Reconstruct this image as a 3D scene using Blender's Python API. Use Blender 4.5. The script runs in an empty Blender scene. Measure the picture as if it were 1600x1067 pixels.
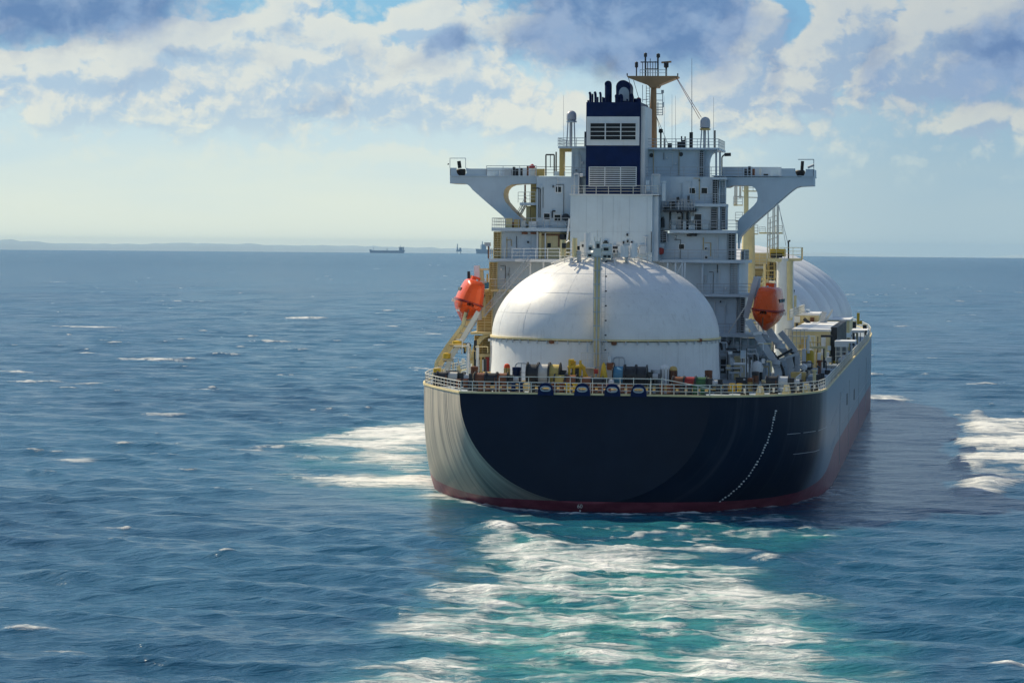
import bpy, math, random
import numpy as np
from mathutils import Vector, Matrix

# ------------------------------------------------------------------ camera
F = 4300.0                      # focal length in photograph pixels (1600 wide)
YAW = math.atan(680.0 / F)
D0 = F / 14.0                   # metres from the camera to the ship's transom
CAM_H = 29.6
EYE_Y = 384.5                   # row of the eye-level line at the middle column
PITCH = math.atan((533.5 - EYE_Y) / F)
ROLL = 0.0081
R_EARTH = 7.4e6
ca, sa = math.cos(YAW), math.sin(YAW)
Rt = Vector((ca, sa, 0)); Fw = Vector((-sa, ca, 0)); Up = Vector((0, 0, 1))
CAM = -(Rt * (120 / 14.0) + Fw * D0) + Up * CAM_H
fwd = (Fw * math.cos(PITCH) - Up * math.sin(PITCH)).normalized()
upv = (Up * math.cos(PITCH) + Fw * math.sin(PITCH)).normalized()
xc = Rt * math.cos(ROLL) + upv * math.sin(ROLL)
yc = -Rt * math.sin(ROLL) + upv * math.cos(ROLL)
S = bpy.context.scene
COL = S.collection
camd = bpy.data.cameras.new("camera")
cam = bpy.data.objects.new("camera", camd); COL.objects.link(cam)
camd.sensor_width = 36; camd.lens = 36 * F / 1600
camd.clip_start = 1; camd.clip_end = 120000
M = Matrix((( xc.x, yc.x, -fwd.x, CAM.x), (xc.y, yc.y, -fwd.y, CAM.y), (xc.z, yc.z, -fwd.z, CAM.z), (0, 0, 0, 1)))
cam.matrix_world = M
S.camera = cam

def ray(x, y):
    return fwd + xc * ((x - 800) / F) - yc * ((y - 533.5) / F)
def at(x, y, s):                # the point of station s (metres ahead of the transom) seen at a photograph pixel
    d = ray(x, y); k = (s - CAM.y) / d.y
    return CAM + d * k
def atz(x, y, z=0.0):           # the same on a level plane
    d = ray(x, y); k = (z - CAM.z) / d.z
    return CAM + d * k

# ------------------------------------------------------------------ light
SUN = Vector((-1.17, 0.96, 1.22)).normalized()
sun_el = math.asin(SUN.z); sun_az = math.atan2(SUN.x, SUN.y)
sd = bpy.data.lights.new("sun", 'SUN'); sd.energy = 4.8; sd.angle = math.radians(0.5); sd.color = (1.0, 0.87, 0.64)
so = bpy.data.objects.new("sun", sd); COL.objects.link(so)
so.rotation_euler = SUN.to_track_quat('Z', 'Y').to_euler()
S.view_settings.view_transform = 'Standard'; S.view_settings.look = 'None'
S.view_settings.exposure = 0.16; S.view_settings.gamma = 1.0
S.cycles.max_bounces = 4; S.cycles.diffuse_bounces = 2; S.cycles.glossy_bounces = 2
S.cycles.transmission_bounces = 2; S.cycles.volume_bounces = 0; S.cycles.transparent_max_bounces = 4
S.cycles.use_denoising = True; S.cycles.use_adaptive_sampling = True; S.cycles.adaptive_threshold = 0.015
S.cycles.caustics_reflective = False; S.cycles.caustics_refractive = False
S.cycles.sample_clamp_indirect = 6; S.cycles.sample_clamp_direct = 5

# ------------------------------------------------------------------ node helpers
class NT:
    def __init__(s, tree): s.t = tree; s.t.nodes.clear()
    def n(s, kind, **kw):
        nd = s.t.nodes.new(kind)
        for k, v in kw.items(): setattr(nd, k, v)
        return nd
    def put(s, sock, v):
        if hasattr(v, 'is_output') or isinstance(v, bpy.types.NodeSocket): s.t.links.new(v, sock)
        else: sock.default_value = v
    def m(s, op, a, b=None, c=None, clamp=False):
        nd = s.n('ShaderNodeMath', operation=op, use_clamp=clamp)
        s.put(nd.inputs[0], a)
        if b is not None: s.put(nd.inputs[1], b)
        if c is not None: s.put(nd.inputs[2], c)
        return nd.outputs[0]
    def smooth(s, v, a, b, lo=0.0, hi=1.0):
        nd = s.n('ShaderNodeMapRange', interpolation_type='SMOOTHSTEP')
        s.put(nd.inputs[0], v)
        for i, q in zip((1, 2, 3, 4), (a, b, lo, hi)): nd.inputs[i].default_value = q
        return nd.outputs[0]
    def lin(s, v, a, b, lo=0.0, hi=1.0):
        nd = s.n('ShaderNodeMapRange'); s.put(nd.inputs[0], v)
        for i, q in zip((1, 2, 3, 4), (a, b, lo, hi)): nd.inputs[i].default_value = q
        return nd.outputs[0]
    def mix(s, f, a, b, blend='MIX'):
        nd = s.n('ShaderNodeMix', data_type='RGBA', blend_type=blend)
        s.put(nd.inputs[0], f)
        for i, q in ((6, a), (7, b)):
            if isinstance(q, tuple): q = (*q, 1) if len(q) == 3 else q
            s.put(nd.inputs[i], q)
        return nd.outputs[2]
    def vec(s, x=0.0, y=0.0, z=0.0):
        nd = s.n('ShaderNodeCombineXYZ')
        for i, q in enumerate((x, y, z)): s.put(nd.inputs[i], q)
        return nd.outputs[0]
    def xyz(s, v):
        nd = s.n('ShaderNodeSeparateXYZ'); s.put(nd.inputs[0], v); return nd.outputs
    def scale(s, v, k):
        nd = s.n('ShaderNodeVectorMath', operation='SCALE'); s.put(nd.inputs[0], v); s.put(nd.inputs[3], k); return nd.outputs[0]
    def mul(s, v, k):
        nd = s.n('ShaderNodeVectorMath', operation='MULTIPLY'); s.put(nd.inputs[0], v); nd.inputs[1].default_value = k; return nd.outputs[0]
    def noise(s, v, scale, detail=3.0, rough=0.5, dist=0.0, col=False, dim='3D'):
        nd = s.n('ShaderNodeTexNoise', noise_dimensions=dim); s.put(nd.inputs['Vector'], v)
        nd.inputs['Scale'].default_value = scale; nd.inputs['Detail'].default_value = detail
        nd.inputs['Roughness'].default_value = rough; nd.inputs['Distortion'].default_value = dist
        return nd.outputs[1] if col else nd.outputs[0]

# ------------------------------------------------------------------ sky
W = bpy.data.worlds.new("World"); S.world = W; W.use_nodes = True
w = NT(W.node_tree)
SKY_K = 0.08
def build_sky():
    sky = w.n('ShaderNodeTexSky', sky_type='NISHITA', sun_disc=False)
    sky.sun_elevation = sun_el; sky.sun_rotation = sun_az
    sky.air_density = 1.0; sky.dust_density = 0.6; sky.ozone_density = 1.6
    tc = w.n('ShaderNodeTexCoord').outputs['Generated']
    dx, dy, dz = w.xyz(tc)
    az = w.m('ARCTAN2', dx, dy)
    # direction as azimuth and height above eye level, in units of 1/4300 radian round the way the ship is seen
    X = w.m('MULTIPLY_ADD', w.m('ADD', az, YAW), F, 800.0)
    Y = w.m('MULTIPLY', w.m('ARCSINE', dz), F)
    P = w.vec(w.m('MULTIPLY', X, 0.01), w.m('MULTIPLY', Y, 0.01), 0.0)
    # warp
    wn = w.noise(w.mul(P, (1.0, 1.3, 1)), 0.8, 5.0, 0.6, col=True, dim='2D')
    wv = w.n('ShaderNodeVectorMath', operation='SUBTRACT'); w.put(wv.inputs[0], wn); wv.inputs[1].default_value = (.5, .5, .5)
    XY = w.vec(X, Y, 0.0)
    def vadd(a_, b_, k):
        nd = w.n('ShaderNodeVectorMath', operation='MULTIPLY_ADD'); w.put(nd.inputs[0], b_); nd.inputs[1].default_value = k; w.put(nd.inputs[2], a_); return nd.outputs[0]
    Pw = vadd(XY, wv.outputs[0], (48.0, 38.0, 0.0)); Pd = vadd(XY, wv.outputs[0], (170.0, 80.0, 0.0))
    def blobs(lst, V):
        acc = None
        for (bx, by, rx, ry, am) in lst:
            nd = w.n('ShaderNodeVectorMath', operation='MULTIPLY_ADD'); w.put(nd.inputs[0], V)
            nd.inputs[1].default_value = (1.0 / rx, 1.0 / ry, 0); nd.inputs[2].default_value = (-bx / rx, -(386 - by) / ry, 0)
            dt = w.n('ShaderNodeVectorMath', operation='DOT_PRODUCT'); w.put(dt.inputs[0], nd.outputs[0]); w.put(dt.inputs[1], nd.outputs[0])
            g_ = w.m('POWER', 0.3678794, dt.outputs['Value'])
            acc = w.m('MULTIPLY', g_, float(am)) if acc is None else w.m('MULTIPLY_ADD', g_, float(am), acc)
        return acc
    CUM = [
        (20, 125, 40, 34, .60), (85, 108, 42, 26, .70), (120, 120, 55, 36, .80), (72, 192, 30, 24, .62), (100, 175, 34, 24, .5), (160, 184, 28, 20, .55), (208, 108, 40, 30, .68),
        (268, 72, 46, 30, .80), (330, 85, 55, 28, .62), (380, 62, 44, 30, .62), (446, 26, 46, 40, .85), (520, 56, 40, 34, .65), (455, 100, 40, 24, .6), (300, 140, 110, 34, .52), (420, 128, 60, 30, .5), (510, 95, 60, 34, .62),
        (612, 38, 32, 22, .80), (665, 42, 30, 26, .85), (705, 48, 40, 32, .90), (560, 110, 60, 34, .6), (640, 130, 70, 34, .6), (720, 120, 70, 40, .45), (270, 196, 46, 20, .52), (350, 178, 50, 24, .36), (410, 188, 34, 18, .52), (300, 215, 36, 16, .30),
        (380, 150, 120, 40, .40), (560, 160, 120, 40, .42), (680, 175, 90, 30, .40), (150, 140, 120, 40, .30), (520, 262, 110, 18, .32), (640, 250, 80, 16, .3), (400, 285, 90, 14, .25), (460, 250, 30, 12, .2),
        (800, 188, 36, 24, .58), (845, 196, 36, 20, .52), (890, 180, 40, 22, .42), (800, 60, 60, 60, .40), (1160, 90, 34, 60, .70), (1196, 40, 26, 40, .62), (1130, 150, 50, 40, .5), (1295, 50, 40, 44, .80), (1262, 95, 36, 40, .82), (1250, 140, 38, 28, .55), (1330, 30, 50, 36, .7),
        (1420, 60, 46, 40, .85), (1470, 40, 50, 40, .8), (1390, 95, 36, 26, .7), (1455, 110, 46, 34, .75), (1530, 50, 60, 44, .75), (1580, 20, 60, 40, .7), (1480, 192, 46, 18, .60), (1535, 182, 36, 16, .45), (1595, 195, 30, 22, .5), (1350, 130, 70, 40, .35), (1180, 198, 50, 20, .30),
        (1700, 90, 100, 70, .7), (1850, 60, 90, 60, .7), (-120, 90, 100, 60, .7), (-300, 60, 120, 50, .7), (55, 80, 60, 16, -.5), (330, 10, 90, 30, -.7), (572, 18, 40, 34, -.6), (1232, 40, 18, 50, -.4)]
    DARK = [(110, -8, 200, 74, 1.7), (975, -15, 190, 110, 1.5), (905, 70, 110, 40, .45), (1085, 50, 70, 70, .6), (1350, 95, 44, 60, .55), (1215, 110, 28, 55, .45), (1545, 85, 90, 44, .75), (695, 76, 40, 22, .75),
        (510, 170, 60, 26, .40), (300, 95, 40, 16, .32), (630, 105, 44, 18, .36), (455, 60, 40, 18, .25), (1500, 150, 140, 30, .35), (170, 150, 60, 20, .25), (400, 105, 60, 20, .25), (560, 90, 50, 20, .25), (240, 130, 60, 20, .22), (1700, 60, 140, 80, .8), (-150, 20, 150, 60, .8)]
    def cloud_density(off):
        V = vadd(Pw, w.vec(*off), (1.0, 1.0, 1.0)) if off != (0, 0) else Pw
        Q = w.mul(V, (0.010, 0.0125, 0.0))
        vo = w.n('ShaderNodeTexVoronoi', feature='F1', voronoi_dimensions='2D'); w.put(vo.inputs['Vector'], Q)
        vo.inputs['Scale'].default_value = 2.0; vo.inputs['Detail'].default_value = 3.2
        vo.inputs['Roughness'].default_value = 0.52; vo.inputs['Lacunarity'].default_value = 2.2; vo.normalize = True
        f_ = w.noise(Q, 1.1, 7.0, 0.57, dim='2D')
        cum_ = w.m('POWER', w.m('MAXIMUM', blobs(CUM, V), 0.0), 0.8)
        d2 = w.m('MULTIPLY', vo.outputs['Distance'], vo.outputs['Distance'])
        det = w.m('MULTIPLY_ADD', w.m('SUBTRACT', 0.20, d2), 1.7, w.m('MULTIPLY', w.m('SUBTRACT', f_, 0.5), 0.80))
        return w.m('MULTIPLY_ADD', det, 0.85, w.m('MULTIPLY', cum_, 0.86)), f_
    dens, fb = cloud_density((0, 0))
    dens_l, _ = cloud_density((-9.0, 15.0))
    lit = w.m('SUBTRACT', dens, dens_l)
    dk = w.m('MULTIPLY_ADD', w.m('SUBTRACT', fb, 0.5), 0.7, blobs(DARK, Pd))
    dark_f = w.smooth(dk, 0.06, 0.92)
    # generic cloud elsewhere, fading in above and beside the frame
    high = w.m('MAXIMUM', w.smooth(Y, 420.0, 650.0), w.smooth(w.m('ABSOLUTE', w.m('SUBTRACT', X, 800.0)), 1000.0, 1300.0))
    gen = w.noise(w.mul(tc, (1, 1, 2.2)), 3.2, 7.0, 0.6)
    gen_c = w.smooth(gen, 0.54, 0.70, 0.0, 0.45)
    cov = w.smooth(dens, 0.10, 0.46)
    thick = w.m('MULTIPLY', w.smooth(dens, 0.45, 1.0), w.smooth(lit, -0.10, 0.22, 1.0, 0.2))
    # fade of the cumulus towards the hazy horizon
    low = w.smooth(Y, 70.0, 190.0)
    cov = w.m('MULTIPLY', w.m('MULTIPLY', cov, low), 0.86)
    # clear sky: blue above, pale veil of haze below, cream under the sun's side, greyer to the right
    side = w.smooth(X, 720.0, 1480.0)
    haze_c = w.mix(side, (0.67, 0.74, 0.655), (0.37, 0.495, 0.555))
    mid_c = w.mix(w.smooth(X, 950.0, 1500.0), (0.52, 0.665, 0.71), (0.30, 0.45, 0.56))
    blue_c = w.mix(w.smooth(X, 700.0, 1500.0), (0.24, 0.48, 0.66), (0.20, 0.40, 0.60))
    nish = w.mul(w.scale(sky.outputs[0], SKY_K), (0.80, 0.98, 1.16))
    streak = w.noise(w.vec(w.m('MULTIPLY', X, 0.003), w.m('MULTIPLY', Y, 0.013), 3.0), 1.0, 4.0, 0.55)
    Yh = w.m('MULTIPLY_ADD', w.m('SUBTRACT', streak, 0.5), 130.0, Y)
    base = w.mix(w.smooth(Yh, 30.0, 200.0), haze_c, mid_c)
    base = w.mix(w.smooth(Yh, 190.0, 370.0), base, blue_c)
    base = w.mix(w.smooth(Y, 380.0, 1500.0), base, nish)
    base = w.mix(w.smooth(w.m('ABSOLUTE', w.m('SUBTRACT', X, 800.0)), 1300.0, 3000.0), base, w.mix(0.25, nish, base))
    bright = w.mix(w.smooth(X, 900.0, 1500.0), (0.70, 0.71, 0.64), (0.55, 0.57, 0.545))
    bright = w.mix(w.smooth(Y, 80.0, 240.0), (0.66, 0.735, 0.65), bright)
    core0 = w.mix(w.smooth(X, 700.0, 1500.0), (0.38, 0.51, 0.64), (0.29, 0.39, 0.53))
    core = w.mix(w.smooth(Y, 100.0, 230.0), w.mix(side, (0.60, 0.715, 0.70), (0.38, 0.51, 0.59)), core0)
    glow = w.smooth(lit, -0.24, 0.12)
    cl = w.mix(glow, core, bright)
    cl = w.mix(w.m('MULTIPLY', thick, 0.55), cl, core)
    c = w.mix(cov, base, cl)
    dcol = w.mix(w.smooth(fb, 0.35, 0.7), (0.115, 0.21, 0.40), (0.24, 0.35, 0.53))
    c = w.mix(w.m('MULTIPLY', w.m('MULTIPLY', dark_f, 0.92), low), c, dcol)
    gcol = w.mix(w.smooth(gen, 0.58, 0.8), (0.75, 0.76, 0.76), (0.36, 0.43, 0.52))
    out = w.mix(w.m('MULTIPLY', gen_c, high), c, gcol)
    bg = w.n('ShaderNodeBackground'); w.put(bg.inputs[0], w.scale(out, 1.0 / SKY_K)); bg.inputs[1].default_value = SKY_K
    o = w.n('ShaderNodeOutputWorld'); w.t.links.new(bg.outputs[0], o.inputs[0])
build_sky()
W.cycles.sampling_method = 'MANUAL'; W.cycles.sample_map_resolution = 1024

# ------------------------------------------------------------------ materials
def paint(name, col, rough=0.45, var=0.12, rust=0.0, metal=0.0, spec=0.5, coat=0.0, grime=0.0):
    m = bpy.data.materials.new(name); m.use_nodes = True
    t = NT(m.node_tree)
    p = t.n('ShaderNodeTexCoord').outputs['Object']
    a = t.noise(p, 0.35, 5.0, 0.6)
    c2 = tuple(max(0, q * (1 - var)) for q in col)
    c1 = tuple(min(1, q * (1 + var * 0.6)) for q in col)
    c = t.mix(t.smooth(a, 0.35, 0.65), c2, c1)
    if grime:                   # rain streaks and soot, fixed to the plate
        st = t.noise(t.mul(p, (2.6, 2.6, 0.16)), 1.0, 4.0, 0.6)
        c = t.mix(t.m('MULTIPLY', t.smooth(st, 0.52, 0.78), grime), c, (0.20, 0.17, 0.13))
    if rust:
        st = t.noise(t.mul(p, (1.7, 1.7, 0.22)), 1.3, 6.0, 0.68)
        c = t.mix(t.m('MULTIPLY', t.smooth(st, 0.62, 0.74), rust), c, (0.16, 0.06, 0.02))
    b = t.n('ShaderNodeBsdfPrincipled'); t.put(b.inputs['Base Color'], c)
    t.put(b.inputs['Roughness'], t.lin(t.noise(p, 1.1, 3.0), 0.3, 0.7, max(.05, rough - .08), min(1, rough + .1)))
    b.inputs['Metallic'].default_value = metal
    b.inputs['Specular IOR Level'].default_value = spec
    b.inputs['Coat Weight'].default_value = coat; b.inputs['Coat Roughness'].default_value = 0.12
    o = t.n('ShaderNodeOutputMaterial'); t.t.links.new(b.outputs[0], o.inputs[0])
    return m
MT = dict(
    white=paint('white_paint', (0.78, 0.78, 0.76), 0.42, 0.05, 0.10, grime=0.12),
    tank=paint('tank_white_paint', (0.80, 0.80, 0.78), 0.42, 0.05, 0.04, grime=0.22),
    grey=paint('pale_grey_paint', (0.54, 0.625, 0.68), 0.45, 0.06, 0.12, grime=0.10),
    casing=paint('casing_grey_paint', (0.60, 0.69, 0.73), 0.45, 0.05, 0.06, grime=0.14),
    cream=paint('cream_and_sunlit_tone', (0.78, 0.64, 0.33), 0.5, 0.10, 0.35, grime=0.18),
    ochre=paint('ochre_and_sunlit_tone', (0.62, 0.42, 0.13), 0.5, 0.15, 0.5),
    navy=paint('navy_paint', (0.004, 0.016, 0.075), 0.4, 0.2, 0.0, spec=0.12),
    rail=paint('rail_paint', (0.72, 0.70, 0.62), 0.5, 0.1, 0.5),
    railgrey=paint('rail_grey_paint', (0.42, 0.45, 0.47), 0.5, 0.1, 0.3),
    dark=paint('dark_steel', (0.022, 0.025, 0.03), 0.5, 0.3, 0.1),
    black=paint('black_void', (0.006, 0.007, 0.009), 0.7, 0.3),
    glass=paint('window_glass', (0.006, 0.012, 0.016), 0.12, 0.2, spec=0.25),
    brown=paint('rust_brown_paint', (0.20, 0.065, 0.022), 0.55, 0.3, 0.3),
    mast=paint('mast_tan_paint', (0.42, 0.23, 0.10), 0.55, 0.2, 0.4),
    orange=paint('lifeboat_orange', (0.86, 0.092, 0.005), 0.30, 0.12, 0.0, spec=0.3, coat=0.1),
    yellow=paint('yellow_paint', (0.66, 0.42, 0.02), 0.45, 0.15, 0.3),
    red=paint('signal_red_paint', (0.36, 0.02, 0.012), 0.4, 0.15, 0.0),
    green=paint('green_paint', (0.02, 0.11, 0.03), 0.5, 0.2),
    steel=paint('galvanised_steel', (0.50, 0.53, 0.55), 0.4, 0.12, 0.25),
    deck=paint('deck_paint', (0.30, 0.36, 0.40), 0.55, 0.2, 0.4),
    dome=paint('radome_grey', (0.50, 0.50, 0.53), 0.35, 0.05),
    ropew=paint('white_rope', (0.62, 0.60, 0.55), 0.8, 0.15),
    ropey=paint('yellow_rope', (0.55, 0.42, 0.12), 0.8, 0.2),
    ropeb=paint('blue_rope', (0.10, 0.28, 0.42), 0.8, 0.2),
    far=paint('distant_ship_haze_grey', (0.24, 0.35, 0.46), 0.7, 0.1),  # blue-grey paleness of the haze mixed into the ships' colour
    hill=paint('haze_tinted_hill', (0.36, 0.47, 0.54), 0.9, 0.12, spec=0.0),  # pale blue of distant haze put into the hill colour
)
# ------------------------------------------------------------------ mesh building
class MB:
    def __init__(s): s.v = []; s.f = []; s.sm = []; s.mi = []; s.cut = []
    def add(s, vs, fs, smooth=False, mi=0):
        o = len(s.v); s.cut.append((o, len(s.f))); s.v += [tuple(q) for q in vs]
        for f in fs: s.f.append(tuple(i + o for i in f)); s.sm.append(smooth); s.mi.append(mi)
        return s
    def hexa(s, c):             # 8 corners: bottom four counter-clockwise, top four
        return s.add(c, [(3, 2, 1, 0), (4, 5, 6, 7), (0, 1, 5, 4), (1, 2, 6, 5), (2, 3, 7, 6), (3, 0, 4, 7)])
    def box(s, x0, x1, y0, y1, z0, z1):
        return s.hexa([(x0, y0, z0), (x1, y0, z0), (x1, y1, z0), (x0, y1, z0), (x0, y0, z1), (x1, y0, z1), (x1, y1, z1), (x0, y1, z1)])
    def pbox(s, px0, py0, px1, py1, st, depth, dz0=0.0):    # a box whose aft face fills a rectangle of the photograph at station st
        a = at(px0, (py0 + py1) / 2, st); b = at(px1, (py0 + py1) / 2, st)
        zt = at((px0 + px1) / 2, py0, st).z; zb = at((px0 + px1) / 2, py1, st).z
        return s.box(a.x, b.x, st, st + depth, zb + dz0, zt)
    def bar(s, a, b, r, n=4, r2=None):
        a = Vector(a); b = Vector(b); d = b - a
        if d.length < 1e-6: return s
        d.normalize(); h = Vector((0, 0, 1)) if abs(d.z) < 0.9 else Vector((0, 1, 0))
        u = d.cross(h).normalized(); v = d.cross(u)
        r2 = r if r2 is None else r2
        vs = []; off = math.pi / n
        for p, q in ((a, r), (b, r2)):
            for i in range(n):
                t = off + 2 * math.pi * i / n
                vs.append(p + u * (q * math.cos(t)) + v * (q * math.sin(t)))
        fs = [(i, (i + 1) % n, n + (i + 1) % n, n + i) for i in range(n)] + [tuple(range(n))[::-1], tuple(range(n, 2 * n))]
        return s.add(vs, fs, n > 6)
    def path(s, pts, r, n=4):
        for a, b in zip(pts[:-1], pts[1:]): s.bar(a, b, r, n)
        return s
    def tube(s, pts, r, n=8, cap=True):                     # swept tube with shared rings
        pts = [Vector(p) for p in pts]; rings = []
        rr = r if isinstance(r, (list, tuple)) else [r] * len(pts)
        ref = None
        for i, p in enumerate(pts):
            d = (pts[min(i + 1, len(pts) - 1)] - pts[max(i - 1, 0)]).normalized()
            if ref is None: ref = Vector((1, 0, 0)) if abs(d.x) < 0.9 else Vector((0, 0, 1))
            u = (ref - d * ref.dot(d)).normalized(); v = d.cross(u); ref = u
            rings.append([p + u * (rr[i] * math.cos(2 * math.pi * k / n)) + v * (rr[i] * math.sin(2 * math.pi * k / n)) for k in range(n)])
        vs = [q for g in rings for q in g]; fs = []
        for i in range(len(rings) - 1):
            for k in range(n): fs.append((i * n + k, i * n + (k + 1) % n, (i + 1) * n + (k + 1) % n, (i + 1) * n + k))
        if cap: fs += [tuple(range(n))[::-1], tuple(range(len(vs) - n, len(vs)))]
        return s.add(vs, fs, True)
    def prism(s, poly, y0, y1, side_mi=0):                  # polygon of (x, z) swept from y0 to y1
        n = len(poly)
        vs = [(x, y0, z) for x, z in poly] + [(x, y1, z) for x, z in poly]
        s.add(vs, [tuple(range(n)), tuple(range(2 * n - 1, n - 1, -1))])
        s.add(vs, [(i, n + i, n + (i + 1) % n, (i + 1) % n) for i in range(n)], mi=side_mi)
        return s
    def lathe(s, prof, c, n=24, sx=1.0, sy=1.0):            # (radius, z) profile round a vertical axis
        vs = []; fs = []
        for r, z in prof:
            for k in range(n):
                t = 2 * math.pi * k / n
                vs.append((c[0] + sx * r * math.cos(t), c[1] + sy * r * math.sin(t), c[2] + z))
        for i in range(len(prof) - 1):
            for k in range(n): fs.append((i * n + k, i * n + (k + 1) % n, (i + 1) * n + (k + 1) % n, (i + 1) * n + k))
        fs += [tuple(range(n))[::-1], tuple(range(len(vs) - n, len(vs)))]
        return s.add(vs, fs, True)
    def drum(s, a, b, r, n=16): return s.bar(a, b, r, n)
    def build_each(s, name, mat, parent=None):      # every piece its own part
        out = []
        for (v0, v1), (f0, f1) in s.pieces():
            m = MB(); m.v = s.v[v0:v1]; m.f = [tuple(i - v0 for i in f) for f in s.f[f0:f1]]; m.sm = s.sm[f0:f1]; m.mi = s.mi[f0:f1]
            out.append(m.build(name, mat, parent))
        return out
    def pieces(s):
        k = s.cut + [(len(s.v), len(s.f))]
        return [((a[0], b[0]), (a[1], b[1])) for a, b in zip(k[:-1], k[1:])]
    def build(s, name, mat, parent=None, bevel=0.0):
        me = bpy.data.meshes.new(name)
        off = base_of(parent)
        me.from_pydata([(x - off.x, y - off.y, z - off.z) for x, y, z in s.v], [], s.f)
        mats = mat if isinstance(mat, (list, tuple)) else [mat]
        for q in mats: me.materials.append(MT[q] if isinstance(q, str) else q)
        me.polygons.foreach_set('use_smooth', s.sm)
        me.polygons.foreach_set('material_index', s.mi)
        me.update()
        o = bpy.data.objects.new(name, me); COL.objects.link(o)
        if any(s.sm):
            try: me.set_sharp_from_angle(angle=math.radians(38))
            except Exception: pass
        if parent: o.parent = parent
        if bevel:
            b = o.modifiers.new('bevel', 'BEVEL'); b.width = bevel; b.segments = 2; b.limit_method = 'ANGLE'
        return o
def base_of(o):
    v = Vector((0, 0, 0))
    while o is not None: v = v + Vector(o.location); o = o.parent
    return v
def tag(o, label=None, cat=None, group=None, kind=None):
    if label: o['label'] = label
    if cat: o['category'] = cat
    if group: o['group'] = group
    if kind: o['kind'] = kind
    return o
def thing(name, label, cat, loc=(0, 0, 0), group=None):
    o = bpy.data.objects.new(name, None); COL.objects.link(o); o.location = loc; o.empty_display_size = 0.5
    return tag(o, label, cat, group)
def copy_tree(o, parent=None):
    c = o.copy(); COL.objects.link(c)
    if parent: c.parent = parent
    for ch in list(o.children): copy_tree(ch, c)
    return c

def rail_mb(pts, h=1.1, step=1.5, nr=3, r=0.045, mb=None):
    mb = mb or MB(); pts = [Vector(p) for p in pts]
    for a, b in zip(pts[:-1], pts[1:]):
        L = (b - a).length; k = max(1, round(L / step))
        for i in range(k + 1):
            p = a.lerp(b, i / k)
            if i == k and b is not pts[-1]: continue
            mb.bar(p, p + Vector((0, 0, h)), r)
        for j in range(nr):
            z = Vector((0, 0, h * (j + 1) / nr)); mb.bar(a + z, b + z, r * (1.15 if j == nr - 1 else 0.85))
    return mb
def prail(px0, px1, pyb, pyt, st, name='railing', mat='railgrey', parent=None, step=1.6, nr=3, side=0.0, r=0.045, pyb2=None):
    a = at(px0, pyb, st); b = at(px1, pyb if pyb2 is None else pyb2, st); h = at(px0, pyt, st).z - a.z
    pts = [a, b]
    if side: pts = [a + Vector((0, abs(side), 0)), a, b] if side < 0 else [a, b, b + Vector((0, side, 0))]
    return rail_mb(pts, h, step, nr, r).build(name, mat, parent)
def ladder_mb(a, b, wid=0.5, across=Vector((1, 0, 0)), step=0.35, r=0.04, mb=None, rr=None):
    mb = mb or MB(); a = Vector(a); b = Vector(b); k = max(2, round((b - a).length / step)); w2 = across * (wid / 2)
    mb.bar(a - w2, b - w2, r); mb.bar(a + w2, b + w2, r)
    for i in range(1, k):
        p = a.lerp(b, i / k); mb.bar(p - w2, p + w2, rr or r * 0.7)
    return mb
def stair(a, b, wid, parent, mat='rail', name='stair', rails=True):
    mb = MB(); a = Vector(a); b = Vector(b); ax = Vector((0, 1, 0)); n = max(4, round(abs(b.z - a.z) / 0.3))
    for sgn in (-1, 1):
        o = ax * (sgn * wid / 2); mb.bar(a + o, b + o, 0.09)
        if rails:
            u = Vector((0, 0, 1.0)); mb.bar(a + o + u, b + o + u, 0.045); mb.bar(a + o + u * .5, b + o + u * .5, 0.035)
            for i in range(0, n + 1, 4):
                p = a.lerp(b, i / n) + o; mb.bar(p, p + u, 0.04)
    for i in range(1, n):
        p = a.lerp(b, i / n); mb.box(p.x - 0.11, p.x + 0.11, p.y - wid / 2, p.y + wid / 2, p.z - 0.02, p.z + 0.02)
    return mb.build(name, mat, parent)
def window(px0, py0, px1, py1, st, parent, frame='white', name='window', rnd=True):
    a = at(px0, py1, st); b = at(px1, py0, st); f = 0.11
    mb = MB()
    for (x0, x1, z0, z1) in ((a.x - f, b.x + f, a.z - f, a.z), (a.x - f, b.x + f, b.z, b.z + f), (a.x - f, a.x, a.z, b.z), (b.x, b.x + f, a.z, b.z)):
        mb.box(x0, x1, st - 0.09, st - 0.003, z0, z1)
    o = mb.build(name, frame, parent)
    MB().box(a.x + .002, b.x - .002, st - 0.035, st - 0.004, a.z + .002, b.z - .002).build('pane', 'glass', o)
    return o
# ------------------------------------------------------------------ numpy noise
_rs = np.random.RandomState(7)
_perm = np.tile(_rs.permutation(512), 3)
_val = _rs.rand(512) * 2 - 1
def vnoise(x, y, seed=0):
    xi = np.floor(x).astype(np.int64); yi = np.floor(y).astype(np.int64)
    fx = x - xi; fy = y - yi
    fx = fx * fx * fx * (fx * (fx * 6 - 15) + 10); fy = fy * fy * fy * (fy * (fy * 6 - 15) + 10)
    def h(a, b): return _val[_perm[(_perm[(a + seed * 37) & 511] + b) & 511]]
    return (h(xi, yi) * (1 - fx) + h(xi + 1, yi) * fx) * (1 - fy) + (h(xi, yi + 1) * (1 - fx) + h(xi + 1, yi + 1) * fx) * fy
def fbm(x, y, octv=4, seed=0, gain=0.5):
    a = 1.0; s = 0; n = 0
    for i in range(octv):
        s = s + a * vnoise(x, y, seed + i * 3); n += a; a *= gain; x = x * 2.03 + 11.3; y = y * 2.03 - 7.7
    return s / n
def sstep(a, b, v):
    t = np.clip((v - a) / (b - a), 0, 1); return t * t * (3 - 2 * t)

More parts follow.
